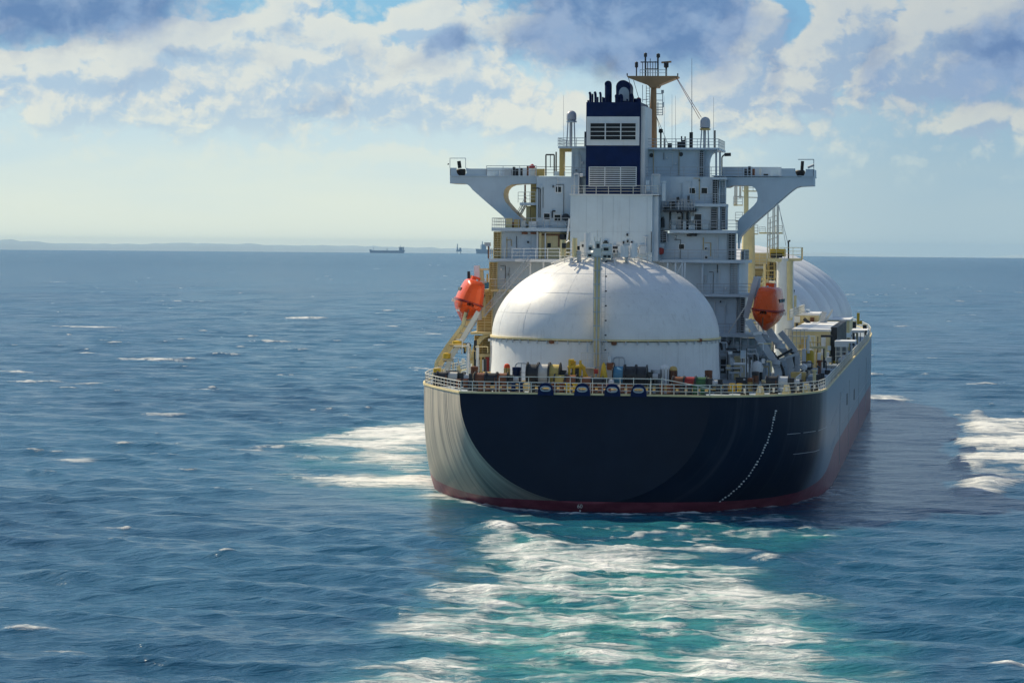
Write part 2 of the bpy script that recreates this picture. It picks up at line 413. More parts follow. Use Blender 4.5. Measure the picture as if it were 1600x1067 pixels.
# ------------------------------------------------------------------ the sea
def seg_dist(px, py, pts):      # distance to a polyline and how far along it (0..1)
    best = np.full(px.shape, 1e9); tt = np.zeros(px.shape); n = len(pts) - 1
    for i in range(n):
        ax, ay = pts[i]; bx, by = pts[i + 1]; dx, dy = bx - ax, by - ay; L2 = dx * dx + dy * dy
        t = np.clip(((px - ax) * dx + (py - ay) * dy) / L2, 0, 1)
        d = np.hypot(px - ax - t * dx, py - ay - t * dy); m = d < best
        best = np.where(m, d, best); tt = np.where(m, (i + t) / n, tt)
    return best, tt
def pgon(px, py, pts):          # signed distance to a polygon (negative inside)
    d, _ = seg_dist(px, py, pts + [pts[0]])
    ins = np.zeros(px.shape, bool); n = len(pts); j = n - 1
    for i in range(n):
        xi, yi = pts[i]; xj, yj = pts[j]
        c = ((yi > py) != (yj > py)) & (px < (xj - xi) * (py - yi) / (yj - yi + 1e-12) + xi)
        ins ^= c; j = i
    return np.where(ins, -d, d)
def wp(x, y): p = atz(x, y); return (p.x, p.y)

def build_sea():
    cx, cy = CAM.x, CAM.y
    # polar sheet about the viewpoint: fine where the photograph looks, coarse all round
    half = math.radians(13.5)
    fine = np.linspace(-half, half, 760)
    rest = np.linspace(half, 2 * math.pi - half, 60)[1:-1]
    ang = np.concatenate([fine, rest]) - YAW
    na = len(ang)
    rad = np.concatenate([np.linspace(2, 110, 8), np.exp(np.arange(math.log(118), math.log(3600), 0.0036)), np.exp(np.linspace(math.log(3620), math.log(24500), 90))])
    nr = len(rad)
    A, Rr = np.meshgrid(ang, rad)
    X = cx + Rr * np.sin(A); Y = cy + Rr * np.cos(A)
    isf = (np.arange(na) < len(fine))[None, :] * np.ones((nr, 1), bool)
    cell = np.maximum(np.gradient(rad)[:, None], 1e-3) * np.ones((1, na))
    cell = np.where(isf, cell, 1e6)
    # calm water in the ship's lee and over its wake
    # ---- waves
    rs = np.random.RandomState(11)
    Z = np.zeros_like(X); DX = np.zeros_like(X); DY = np.zeros_like(X)
    gust = 0.75 + 0.5 * fbm(X / 170, Y / 260, 3, 5)
    near = np.ones_like(X)
    main = math.radians(250)    # waves run towards the viewer and to the left
    nw = 74
    for i in range(nw):
        lam = 24.0 * (1.7 / 24.0) ** (i / (nw - 1.0)) * (0.9 + 0.2 * rs.rand())
        th = main + rs.randn() * (0.34 + 0.30 * (i / nw))
        k = 2 * math.pi / lam
        amp = 0.0076 * lam ** 0.90 * (0.6 + 0.8 * rs.rand())
        if lam > 11: amp *= 0.55
        att = np.clip((lam / cell - 1.6) / 1.8, 0, 1)
        if not att.any(): continue
        ph = k * (X * math.cos(th) + Y * math.sin(th)) + rs.rand() * 6.283 + 0.7 * vnoise(X / (lam * 6), Y / (lam * 6), i)
        g = att * amp * (gust if lam < 25 else 1.0)
        Z += g * np.cos(ph)
        q = 0.85
        DX -= q * g * math.cos(th) * np.sin(ph); DY -= q * g * math.sin(th) * np.sin(ph)
    Zw = Z.copy()
    # ---- ship's own waters
    ex = np.maximum(np.abs(X) - 25.0, 0); ey = np.where(Y < 0, -Y, np.maximum(Y - 265, 0))
    dship = np.hypot(ex, ey)
    calm = 0.30 + 0.70 * sstep(2, 30, dship)
    lee = sstep(24, 34, X) * (1 - sstep(58, 90, X)) * sstep(-70, -20, Y) * (1 - sstep(230, 300, Y))
    calm = calm * (1 - 0.45 * lee)
    # stern wake, bending away to starboard behind the ship
    wake_c = [wp(935, 838), wp(985, 870), wp(1010, 920), wp(1010, 980), wp(1000, 1060), wp(975, 1230), wp(940, 1600)]
    wd, wt = seg_dist(X, Y, wake_c)
    warp = fbm(X / 9, Y / 9, 4, 2) * 5.5 + fbm(X / 2.5, Y / 2.5, 3, 9) * 1.6
    wakepoly = [wp(*p) for p in ((778, 826), (812, 842), (868, 858), (905, 863), (1000, 868), (1110, 868), (1195, 882), (1230, 915), (1300, 955), (1350, 1000), (1425, 1075), (1470, 1300), (1300, 1900), (500, 1900), (520, 1300), (560, 1064), (625, 985), (685, 930), (735, 880))]
    wsd = pgon(X, Y, wakepoly)
    wake = 1 - sstep(-9, 5, wsd + warp)
    wcore = 1 - sstep(-9, 5, wsd + warp * 0.6)
    dark_pool = [wp(*p) for p in ((760, 808), (850, 803), (1240, 806), (1330, 835), (1230, 862), (1100, 864), (1000, 864), (900, 860), (830, 842))]
    pool = 1 - sstep(-3, 4, pgon(X, Y, dark_pool) + warp * 0.4)
    calm = calm * (1 - 0.35 * wake)
    Z *= calm; DX *= calm; DY *= calm
    # lumpy turbulence of the wake, hump of water lifting behind the transom
    turb = fbm(X / 7.0, Y / 4.2, 4, 21) * 0.55 + fbm(X / 2.0, Y / 1.3, 3, 31) * 0.16
    Z += turb * np.maximum(wake, pool * 0.75) * np.where(isf, 1, 0)
    ridge = [wp(775, 826), wp(830, 846), wp(885, 860), wp(960, 866), wp(1090, 866), wp(1200, 876)]
    rd, _ = seg_dist(X, Y, ridge)
    Z += 0.75 * np.exp(-(rd / 3.2) ** 2)
    # long diverging waves off the starboard quarter
    for kk, (bx, by, L, a) in enumerate(((1, -0.42, 9.5, 0.16), (1, -0.30, 5.6, 0.08))):
        nrm = math.hypot(bx, by); ph = 2 * math.pi / L * ((X * (-by) + Y * bx) / nrm) + 1.5 * fbm(X / 30, Y / 30, 2, 50 + kk)
        Z += a * np.cos(ph) * sstep(10, 40, X) * (1 - sstep(70, 130, X)) * (1 - sstep(-10, 40, Y)) * sstep(-150, -60, Y) * np.where(isf, 1, 0)
    # ---- foam
    foam = np.zeros_like(X); aer = np.zeros_like(X)
    st = fbm(X / 12.0, Y / 5.0, 5, 3, 0.60); st2 = fbm(X / 3.0, Y / 1.8, 4, 13, 0.6); rid = 1 - np.abs(fbm(X / 11.0, Y / 5.5, 5, 23, 0.6)) * 3.4
    lanes = fbm(X / 5.0 + Y / 40, Y / 30.0, 3, 71)
    body = 0.36 + 0.62 * st + 0.38 * st2 + 0.36 * np.clip(rid, -1, 1) + 0.55 * lanes
    edge = np.exp(-((wsd + 6.0 + warp * .5) / 7.0) ** 2)
    front = sstep(-62, -38, Y) * 0.35          # freshest, whitest just where the water wells up
    old = (1 - sstep(-112, -66, Y)) * 0.30
    foam = np.maximum(foam, wake * np.clip(body + 0.30 * edge + front - old, 0, 1.25))
    foam = np.maximum(foam, np.exp(-(rd / 1.5) ** 2) * (0.65 + 0.9 * st2) * 0.85)
    aer = np.maximum(aer, wcore * np.clip(0.85 + 0.5 * st, 0, 1))
    aer = np.maximum(aer, pool * (0.26 + 0.6 * st))
    foam = np.maximum(foam, pool * np.clip(rid * 0.75 + 0.6 * st2 - 0.28, 0, 1) * 0.75)
    # turbulence thrown out along the port side
    port = [wp(*p) for p in ((668, 662), (600, 672), (520, 682), (500, 692), (560, 702), (530, 722), (590, 735), (545, 752), (640, 765), (700, 780), (720, 760))]
    psd = pgon(X, Y, port)
    pm = 1 - sstep(-7, 8, psd + fbm(X / 10, Y / 16, 4, 41) * 13)
    lobes = 0.5 + 0.5 * np.sin(Y * 0.21 + 1.2 * fbm(X / 18, Y / 40, 2, 44))
    foam = np.maximum(foam, pm * np.clip(0.72 + 0.45 * lobes + 0.9 * st + 0.3 * st2, 0, 1.2))
    aer = np.maximum(aer, 0.55 * (1 - sstep(-8, 14, psd + warp)))
    for pts, wdt, am in ((((520, 690), (450, 696), (380, 704)), 3.5, 0.75), (((560, 745), (480, 741), (390, 736)), 3.0, .45), (((600, 718), (500, 716), (420, 712)), 4, .5), (((660, 575), (640, 574)), 3.5, 0.9), (((668, 606), (652, 605)), 2.5, .7)):
        d, t = seg_dist(X, Y, [wp(*p) for p in pts])
        foam = np.maximum(foam, am * np.exp(-(d / wdt) ** 2) * (1 - 0.7 * t) * np.clip(0.8 + 1.6 * st2 + st, 0, 1.3))
    # breaking wash on the starboard side, beyond the hull's shadow
    stb = [wp(*p) for p in ((1496, 646), (1530, 641), (1560, 652), (1640, 660), (1660, 700), (1640, 745), (1570, 776), (1480, 779), (1482, 755), (1489, 700))]
    ssd = pgon(X, Y, stb)
    sm_ = 1 - sstep(-3, 3, ssd + 1.5 + fbm(X / 9, Y / 20, 4, 61) * 2.5)
    lob = 0.5 + 0.5 * np.sin(Y * 0.155 + 0.9 + 1.6 * fbm(X / 14, Y / 40, 2, 64))
    foam = np.maximum(foam, sm_ * np.clip(0.50 + 0.60 * lob + 0.9 * st + 0.35 * st2, 0, 1.2))
    Z += sm_ * 0.7 * lob
    for pts, wdt, am in ((((1366, 622), (1385, 623), (1400, 626)), 4.0, 1.1), (((1560, 655), (1620, 661)), 3.0, .9), (((1360, 618), (1388, 620)), 4.0, .9)):
        d, t = seg_dist(X, Y, [wp(*p) for p in pts])
        foam = np.maximum(foam, am * np.exp(-(d / wdt) ** 2) * np.clip(0.9 + 1.1 * st2, 0, 1.3))
    # thin line of foam along the waterline
    hull_line = [wp(*p) for p in ((692, 762), (725, 782), (800, 795), (905, 806), (1000, 806), (1100, 802), (1200, 790), (1275, 778), (1300, 765))]
    d, t = seg_dist(X, Y, hull_line)
    foam = np.maximum(foam, 0.8 * np.exp(-(d / 1.3) ** 2) * np.clip(0.60 + 1.5 * st2, 0, 1.2))
    rms = np.sqrt((Zw ** 2).mean(axis=1, keepdims=True)) + 1e-4
    foam = np.maximum(foam, np.clip((Zw / rms - 2.35) * 0.7, 0, .7) * np.clip(0.45 + 1.6 * st2, 0, 1) * sstep(0.52, 0.9, calm) * (dship > 14) * np.where(isf, 1, 0))
    # whitecaps, on the steeper crests of the open sea
    caps = [(190, 824, 22, 1.2), (134, 511, 50, 1.4), (478, 497, 40, 1.0), (425, 534, 40, .8), (400, 768, 22, .8), (240, 562, 55, .8), (20, 580, 30, 1.0), (60, 597, 40, .9), (445, 586, 14, .9), (620, 460, 12, .8), (680, 522, 22, .9),
            (330, 610, 35, .6), (150, 600, 40, .6), (560, 575, 30, .5), (255, 648, 40, .6), (90, 720, 60, .45), (350, 705, 35, .5), (1515, 492, 18, .8), (1490, 1025, 30, .5), (1570, 1038, 40, .9), (1330, 882, 35, .35), (1450, 560, 18, .6), (1540, 600, 20, .6), (1420, 660, 18, .5), (1500, 470, 14, .5),
            (40, 985, 60, .5), (100, 1015, 60, .35), (200, 650, 30, .5), (500, 640, 25, .5), (290, 735, 26, .5), (600, 540, 25, .6), (370, 425, 20, .6), (80, 440, 30, .6), (270, 470, 30, .6)]
    rc = np.random.RandomState(5)
    for i in range(520):
        y = 412 + 330 * rc.rand() ** 1.5; x = rc.rand() * 1720 - 60
        caps.append((x, y, (4 + 16 * rc.rand() ** 2) * (0.5 + (y - 395) / 350.0), 0.25 + 0.55 * rc.rand()))
    for (px, py, hw, am) in caps:
        if 1280 < px < 1490 and 590 < py < 790: continue
        gx, gy = wp(px, py); dist = math.hypot(gx - cx, gy - cy)
        wx = hw * dist / F; wy = min(wx * 0.5, 2.2 + dist * 0.004)
        j0 = max(0, np.searchsorted(rad, dist - wy * 4)); j1 = min(nr, np.searchsorted(rad, dist + wy * 4) + 1)
        xs = X[j0:j1]; ys = Y[j0:j1]
        bend = (xs - gx) * 0.12 * math.sin(px)
        g = np.exp(-((xs - gx) / wx) ** 2 - ((ys - gy + bend) / wy) ** 2)
        foam[j0:j1] = np.maximum(foam[j0:j1], am * g * np.clip(0.70 + 1.7 * st2[j0:j1] + 0.6 * st[j0:j1], 0, 1.3))
        Z[j0:j1] += 0.25 * g * np.where(isf[j0:j1], 1, 0)
    Z += 0.22 * np.clip(foam, 0, 1) * np.clip(0.6 + st2, 0, 1.5)
    foam = np.where(isf, foam, 0); aer = np.where(isf, aer, 0)
    foam = np.clip(foam, 0, 1.3)
    X = X + DX; Y = Y + DY
    dcur = np.hypot(X - cx, Y - cy)
    Z = Z - dcur ** 2 / (2 * R_EARTH)
    V = np.stack([X, Y, Z], -1).reshape(-1, 3)
    V = np.vstack([V, [[cx, cy, 0]]])
    idx = np.arange(nr * na).reshape(nr, na)
    nx_ = np.roll(idx, -1, axis=1)
    Q = np.stack([idx[:-1], idx[1:], nx_[1:], nx_[:-1]], -1).reshape(-1, 4)[:, ::-1]
    tri = np.stack([np.full(na, nr * na), idx[0], nx_[0]], -1)[:, ::-1]
    me = bpy.data.meshes.new('sea')
    me.vertices.add(len(V)); me.vertices.foreach_set('co', V.astype(np.float32).ravel())
    loops = np.concatenate([Q.ravel(), tri.ravel()]).astype(np.int32)
    starts = np.concatenate([np.arange(len(Q)) * 4, len(Q) * 4 + np.arange(len(tri)) * 3]).astype(np.int32)
    me.loops.add(len(loops)); me.loops.foreach_set('vertex_index', loops)
    me.polygons.add(len(starts)); me.polygons.foreach_set('loop_start', starts)
    me.polygons.foreach_set('use_smooth', np.ones(len(starts), bool))
    me.update(calc_edges=True); me.validate()
    for nm, arr in (('foam', foam), ('aerated', aer)):
        at_ = me.attributes.new(nm, 'FLOAT', 'POINT'); at_.data.foreach_set('value', np.append(arr.ravel(), 0).astype(np.float32))
    m = bpy.data.materials.new('sea_water'); m.use_nodes = True; t = NT(m.node_tree)
    g = t.n('ShaderNodeNewGeometry').outputs['Position']
    fo = t.n('ShaderNodeAttribute', attribute_name='foam').outputs['Fac']
    ae = t.n('ShaderNodeAttribute', attribute_name='aerated').outputs['Fac']
    d2 = t.n('ShaderNodeVectorMath', operation='DISTANCE'); t.put(d2.inputs[0], g); d2.inputs[1].default_value = tuple(CAM)
    # lacy, drawn-out foam: streaks across the wake at several widths
    fn = t.noise(t.mul(g, (0.40, 0.9, 1)), 1.7, 6.0, 0.66)
    fn2 = t.noise(t.mul(g, (0.10, 0.42, 1)), 1.0, 7.0, 0.68, 0.9)
    fn3 = t.noise(t.mul(g, (0.07, 0.95, 1)), 0.9, 5.0, 0.62, 0.5)
    ln = t.m('ABSOLUTE', t.m('SUBTRACT', fn2, 0.5))
    lace = t.smooth(ln, 0.0, 0.075, 1.0, 0.0)
    tex = t.m('ADD', t.m('MULTIPLY', fn, 0.22), t.m('ADD', t.m('MULTIPLY', fn2, 0.75), t.m('MULTIPLY', fn3, 1.17)))
    fe = t.m('ADD', t.m('MULTIPLY', fo, 1.0), t.m('MULTIPLY', t.m('SUBTRACT', tex, 1.07), 1.55))
    fm = t.m('ADD', t.m('MULTIPLY', t.smooth(fe, 0.10, 1.32), 0.92), t.m('MULTIPLY', t.m('MULTIPLY', lace, 0.46), t.smooth(fo, 0.12, 0.5)), clamp=True)
    fm = t.m('MULTIPLY', fm, t.smooth(fo, 0.02, 0.30))
    patch = t.noise(t.mul(g, (1, 0.6, 1)), 0.012, 4.0, 0.55)
    deep = t.mix(t.smooth(patch, 0.35, 0.65), (0.006, 0.064, 0.130), (0.012, 0.090, 0.165))
    teal = t.mix(t.smooth(fn2, 0.35, 0.7), (0.006, 0.165, 0.18), (0.065, 0.37, 0.32))
    c = t.mix(t.m('MULTIPLY', ae, 0.9, clamp=True), deep, teal)
    c = t.mix(fm, c, (0.86, 0.88, 0.86))
    # ripples
    rot = t.n('ShaderNodeVectorRotate', rotation_type='Z_AXIS'); t.put(rot.inputs['Vector'], g); rot.inputs['Angle'].default_value = math.radians(-20)
    rp = rot.outputs[0]
    r1 = t.noise(t.mul(rp, (0.35, 1.0, 1)), 0.75, 4.0, 0.62, 0.4)
    r2 = t.noise(t.mul(rp, (0.5, 1.0, 1)), 0.16, 5.0, 0.6, 0.3)
    hgt = t.m('ADD', t.m('MULTIPLY', r1, 0.46), t.m('MULTIPLY', r2, 0.9))
    hgt = t.m('ADD', hgt, t.m('MULTIPLY', fm, t.m('MULTIPLY', fn, 0.5)))
    bp = t.n('ShaderNodeBump'); t.put(bp.inputs['Height'], hgt); bp.inputs['Distance'].default_value = 1.0
    t.put(bp.inputs['Strength'], t.lin(d2.outputs['Value'], 200, 1500, 0.80, 1.0))
    b = t.n('ShaderNodeBsdfPrincipled'); t.put(b.inputs['Base Color'], c); t.put(b.inputs['Normal'], bp.outputs[0])
    t.put(b.inputs['Roughness'], t.m('ADD', t.lin(d2.outputs['Value'], 200, 4000, 0.17, 0.25), t.m('MULTIPLY', fm, 0.5)))
    b.inputs['IOR'].default_value = 1.333
    t.put(b.inputs['Specular IOR Level'], t.m('SUBTRACT', 0.32, t.m('MULTIPLY', fm, 0.25)))
    o = t.n('ShaderNodeOutputMaterial'); t.t.links.new(b.outputs[0], o.inputs[0])
    me.materials.append(m)
    ob = bpy.data.objects.new('sea', me); COL.objects.link(ob); tag(ob, kind='structure')
    return ob
build_sea()

# ------------------------------------------------------------------ far shore and haze
def far_pos(px, dist):
    d = ray(px, 397); d = Vector((d.x, d.y, 0)).normalized() * dist
    return Vector((CAM.x + d.x, CAM.y + d.y, -dist * dist / (2 * R_EARTH)))
def build_hills():
    vs = []; fs = []; rs = random.Random(3)
    prof = [(-900, 25), (-600, 50), (-300, 60), (-60, 62), (15, 80), (40, 72), (90, 56), (180, 52), (260, 64), (330, 68), (400, 62), (470, 56), (540, 54), (580, 50), (640, 48), (700, 42), (760, 36), (840, 26), (930, 12), (1020, 4), (1120, 4), (1230, 30), (1290, 32), (1350, 16), (1420, 4), (1540, 4), (1590, 26), (1700, 30), (2000, 30), (2500, 10)]
    n = 260; rows = []
    for i in range(n):
        px = -900 + 3400 * i / (n - 1)
        for (a, ha), (b, hb) in zip(prof[:-1], prof[1:]):
            if a <= px <= b: h = ha + (hb - ha) * (px - a) / (b - a); break
        h = h + 3.0 * float(vnoise(np.array([px / 14.0]), np.array([0.3]))[0]) + 2.0 * float(vnoise(np.array([px / 5.0]), np.array([5.3]))[0])
        rows.append((px, h))
    for i, (px, h) in enumerate(rows):
        for j, (dd, k) in enumerate(((21000, -0.4), (21250, 0.35), (21700, 0.75), (22300, 1.0), (23200, 0.8), (24200, -0.4))):
            p = far_pos(px, dd); hh = h * k * (1 + 0.12 * float(vnoise(np.array([px / 9.0]), np.array([j * 3.1]))[0]))
            vs.append((p.x, p.y, p.z + hh))
    for i in range(n - 1):
        for j in range(5): fs.append((i * 6 + j, (i + 1) * 6 + j, (i + 1) * 6 + j + 1, i * 6 + j + 1))
    o = MB().add(vs, fs, True).build('hills', 'hill'); tag(o, kind='structure')
build_hills()
def far_ship(px, dist, length, yaw, label, kind):
    p = far_pos(px, dist); t = thing({'tanker': 'distant_tanker', 'rig': 'distant_platform', 'carrier': 'distant_cargo_ship'}[kind], label, {'tanker': 'ship', 'rig': 'platform', 'carrier': 'ship'}[kind], p)
    t.rotation_euler = (0, 0, yaw)
    def bx(name, lst, mat='far'):
        mb = MB()
        for (x0, x1, y0, y1, z0, z1) in lst: mb.box(x0 + p.x, x1 + p.x, y0 + p.y, y1 + p.y, z0 + p.z, z1 + p.z)
        return mb.build(name, mat, t)
    L = length
    if kind == 'tanker':
        poly = [(-L / 2 + 6, -4), (L / 2 - 6, -4), (L / 2, 18), (L / 2 - 14, 18), (L / 2 - 18, 15), (-L / 2 + 18, 15), (-L / 2 + 12, 20), (-L / 2 - 2, 20)]
        MB().prism([(x + p.x, z + p.z) for x, z in poly], p.y - 16, p.y + 16).build('hull', 'far', t)
        bx('superstructure', [(L / 2 - 34, L / 2 - 14, -14, 14, 15.2, 33), (L / 2 - 38, L / 2 - 12, -15, 15, 33.1, 37)])
        bx('funnel', [(L / 2 - 11.8, L / 2 - 5, -5, 5, 18.1, 38)]); bx('mast', [(L / 2 - 28, L / 2 - 26, -1, 1, 37.1, 50)])
        bx('foremast', [(-L / 2 + 22, -L / 2 + 24, -1, 1, 15.1, 36)]); bx('manifold_crane', [(-4, -1, -2, 2, 15.1, 26), (2, 4, -2, 2, 15.1, 25)])
    elif kind == 'rig':
        bx('leg', [(-13, -9, -4, 4, -6, 12)]); bx('leg', [(9, 13, -4, 4, -6, 12)])
        bx('deck', [(-17, 17, -14, 14, 12.1, 24)]); bx('quarters', [(2, 15, -10, 10, 24.1, 36)]); bx('derrick', [(-12, -7, -3, 3, 24.1, 60), (-14, -5, -4, 4, 24.12, 40)])
    else:
        MB().prism([(x + p.x, z + p.z) for x, z in [(-L / 2 + 6, -4), (L / 2, -4), (L / 2, 26), (-L / 2 + 30, 26), (-L / 2 + 24, 30), (-L / 2, 30)]], p.y - 16, p.y + 16).build('hull', 'far', t)
        bx('superstructure', [(-L * .18, L * .1, -14, 14, 26.1, 58), (-L * .15, -L * .1, -6, 6, 58.1, 76)]); bx('crane', [(-L / 2 + 30, -L / 2 + 33, -2, 2, 26.1, 55)]); bx('crane', [(L * .25, L * .3, -3, 3, 26.1, 64)])
far_ship(605, 16800, 215, 0.16, 'long low tanker on the horizon, its superstructure at one end', 'tanker')
far_ship(717, 17500, 40, 0.16, 'tiny platform with a tall derrick on the hazy horizon', 'rig')
far_ship(757, 17000, 110, 0.16, 'tall pale ship half hidden behind the tanker near its lifeboat', 'carrier')
def build_haze():
    m = bpy.data.materials.new('haze_air'); m.use_nodes = True; t = NT(m.node_tree)
    v = t.n('ShaderNodeVolumePrincipled'); v.inputs['Color'].default_value = (0.46, 0.74, 1.0, 1); v.inputs['Density'].default_value = HAZE; v.inputs['Anisotropy'].default_value = 0.0
    o = t.n('ShaderNodeOutputMaterial'); t.t.links.new(v.outputs[0], o.inputs[1])
    b = MB().box(CAM.x - 26000, CAM.x + 26000, CAM.y - 26000, CAM.y + 26000, -92, 75).build('haze', m)
    tag(b, kind='stuff')
HAZE = 2.0e-5
build_haze()
# ------------------------------------------------------------------ the ship
ship = thing('gas_carrier', 'huge navy hulled gas tanker with white domed tanks, steaming away over the blue sea', 'ship')
def interp(tab, s):
    if s <= tab[0][0]: return tab[0][1]
    for (a, va), (b, vb) in zip(tab[:-1], tab[1:]):
        if s <= b:
            t = (s - a) / (b - a); return va + (vb - va) * t
    return tab[-1][1]
BD_S = [(0, 13.7), (1, 16.2), (2.8, 18.9), (5.5, 21.3), (9.7, 23.6), (14, 25.1), (20, 25.6), (212, 25.6), (222, 24.9), (232, 22.8), (242, 19), (250, 14.5), (256, 9.5), (260, 4.5), (262, 0.4)]
BD_P = [(0, 14.6), (3, 16.0), (7, 17.9), (12.5, 20.2), (17, 21.9), (22, 22.9), (30, 23.5), (40, 23.7), (212, 23.7), (222, 23.2), (232, 21.5), (242, 18), (250, 14), (256, 9.2), (260, 4.4), (262, 0.4)]
ZB = [(0, 0.85), (1.5, -1.4), (3, -2.9), (6, -4.1), (11, -5.4), (20, -7.6), (33, -10.2), (60, -11), (235, -11), (262, -9)]
NN = [(0, 2.05), (3, 2.25), (11, 2.6), (20, 3.1), (33, 4.6), (60, 8.0), (215, 8.0), (245, 3.5), (262, 2.5)]
ZD = [(0, 13.1), (190, 13.1), (222, 14.0), (262, 16.2)]
def deck_edge(s, side): return Vector(((interp(BD_S, s) if side > 0 else -interp(BD_P, s)), s, interp(ZD, s)))
def hull_pt(s, side, th):
    b = interp(BD_S if side > 0 else BD_P, s); zd = interp(ZD, s); zb = interp(ZB, s); n = interp(NN, s)
    return Vector((side * b * max(math.sin(th), 0) ** (2 / n), s, zd - (zd - zb) * max(math.cos(th), 0) ** (2 / n)))
HS = [0, .5, 1, 1.8, 2.8, 4, 5.5, 7.5, 9.7, 12, 14, 17, 20, 23, 26, 30, 34, 38, 42, 48, 55, 65, 80, 100, 130, 160, 190, 205, 212, 217, 222, 227, 232, 237, 242, 246, 250, 253, 256, 258, 260, 261.2, 262]
NTH = 44
def hull_mat(name, glare):
    m = bpy.data.materials.new(name); m.use_nodes = True; t = NT(m.node_tree)
    p = t.n('ShaderNodeTexCoord').outputs['Object']; x, y, z = t.xyz(p)
    big = t.noise(p, 0.12, 4.0, 0.6)
    navy = t.mix(t.smooth(big, 0.35, 0.7), (0.003, 0.010, 0.028), (0.005, 0.015, 0.038))
    st = t.noise(t.vec(t.m('MULTIPLY', y, 1.0), 0.0, t.m('MULTIPLY', z, 0.03)), 1.2, 6.0, 0.7, 0.1)
    st2 = t.noise(t.vec(t.m('MULTIPLY', y, 3.4), 0.0, t.m('MULTIPLY', z, 0.07)), 1.0, 4.0, 0.6)
    if glare:                    # sun glare on the port side, painted in as pale streaks
        f = t.m('ADD', t.m('MULTIPLY', t.smooth(st, 0.22, 0.60), 0.66), t.m('MULTIPLY', t.smooth(st2, 0.3, 0.7), 0.42))
        f = t.m('MULTIPLY', f, t.smooth(z, 1.0, 6.5, 0.45, 1.0))
        navy = t.mix(t.m('MULTIPLY', f, glare, clamp=True), navy, (0.60, 0.53, 0.41))
    else:
        navy = t.mix(t.m('MULTIPLY', t.smooth(st, 0.5, 0.75), 0.10), navy, (0.25, 0.27, 0.30))
        sky_sheen_f = t.smooth(y, 13.0, 24.0)      # sky reflection on the long flat side, mixed into its colour
        navy = t.mix(t.m('MULTIPLY', sky_sheen_f, t.lin(st, .3, .7, 0.55, 0.85)), navy, (0.25, 0.33, 0.41))
    boot = t.m('LESS_THAN', z, t.m('ADD', 1.12, t.smooth(y, 6.0, 50.0, 0.0, 3.4)))
    rn = t.noise(t.mul(p, (0.5, 0.5, 1.5)), 0.8, 5.0, 0.65)
    redc = t.mix(t.smooth(rn, 0.35, 0.7), (0.17, 0.030, 0.052), (0.25, 0.055, 0.078))
    c = t.mix(boot, navy, redc)
    # plate seams
    b = t.n('ShaderNodeBsdfPrincipled'); t.put(b.inputs['Base Color'], c)
    t.put(b.inputs['Roughness'], t.lin(st, 0.3, 0.7, *((0.3, 0.42) if glare else (0.30, 0.42))))
    b.inputs['IOR'].default_value = 1.5; b.inputs['Specular IOR Level'].default_value = 0.16
    bp = t.n('ShaderNodeBump'); bp.inputs['Strength'].default_value = 0.25; bp.inputs['Distance'].default_value = 0.25 if glare else 0.15
    dent = t.noise(t.vec(t.m('MULTIPLY', y, 0.55), t.m('MULTIPLY', x, 0.55), t.m('MULTIPLY', z, 0.11)), 1.0, 3.0, 0.5)
    t.put(bp.inputs['Height'], dent); t.put(b.inputs['Normal'], bp.outputs[0])
    o = t.n('ShaderNodeOutputMaterial'); t.t.links.new(b.outputs[0], o.inputs[0])
    return m
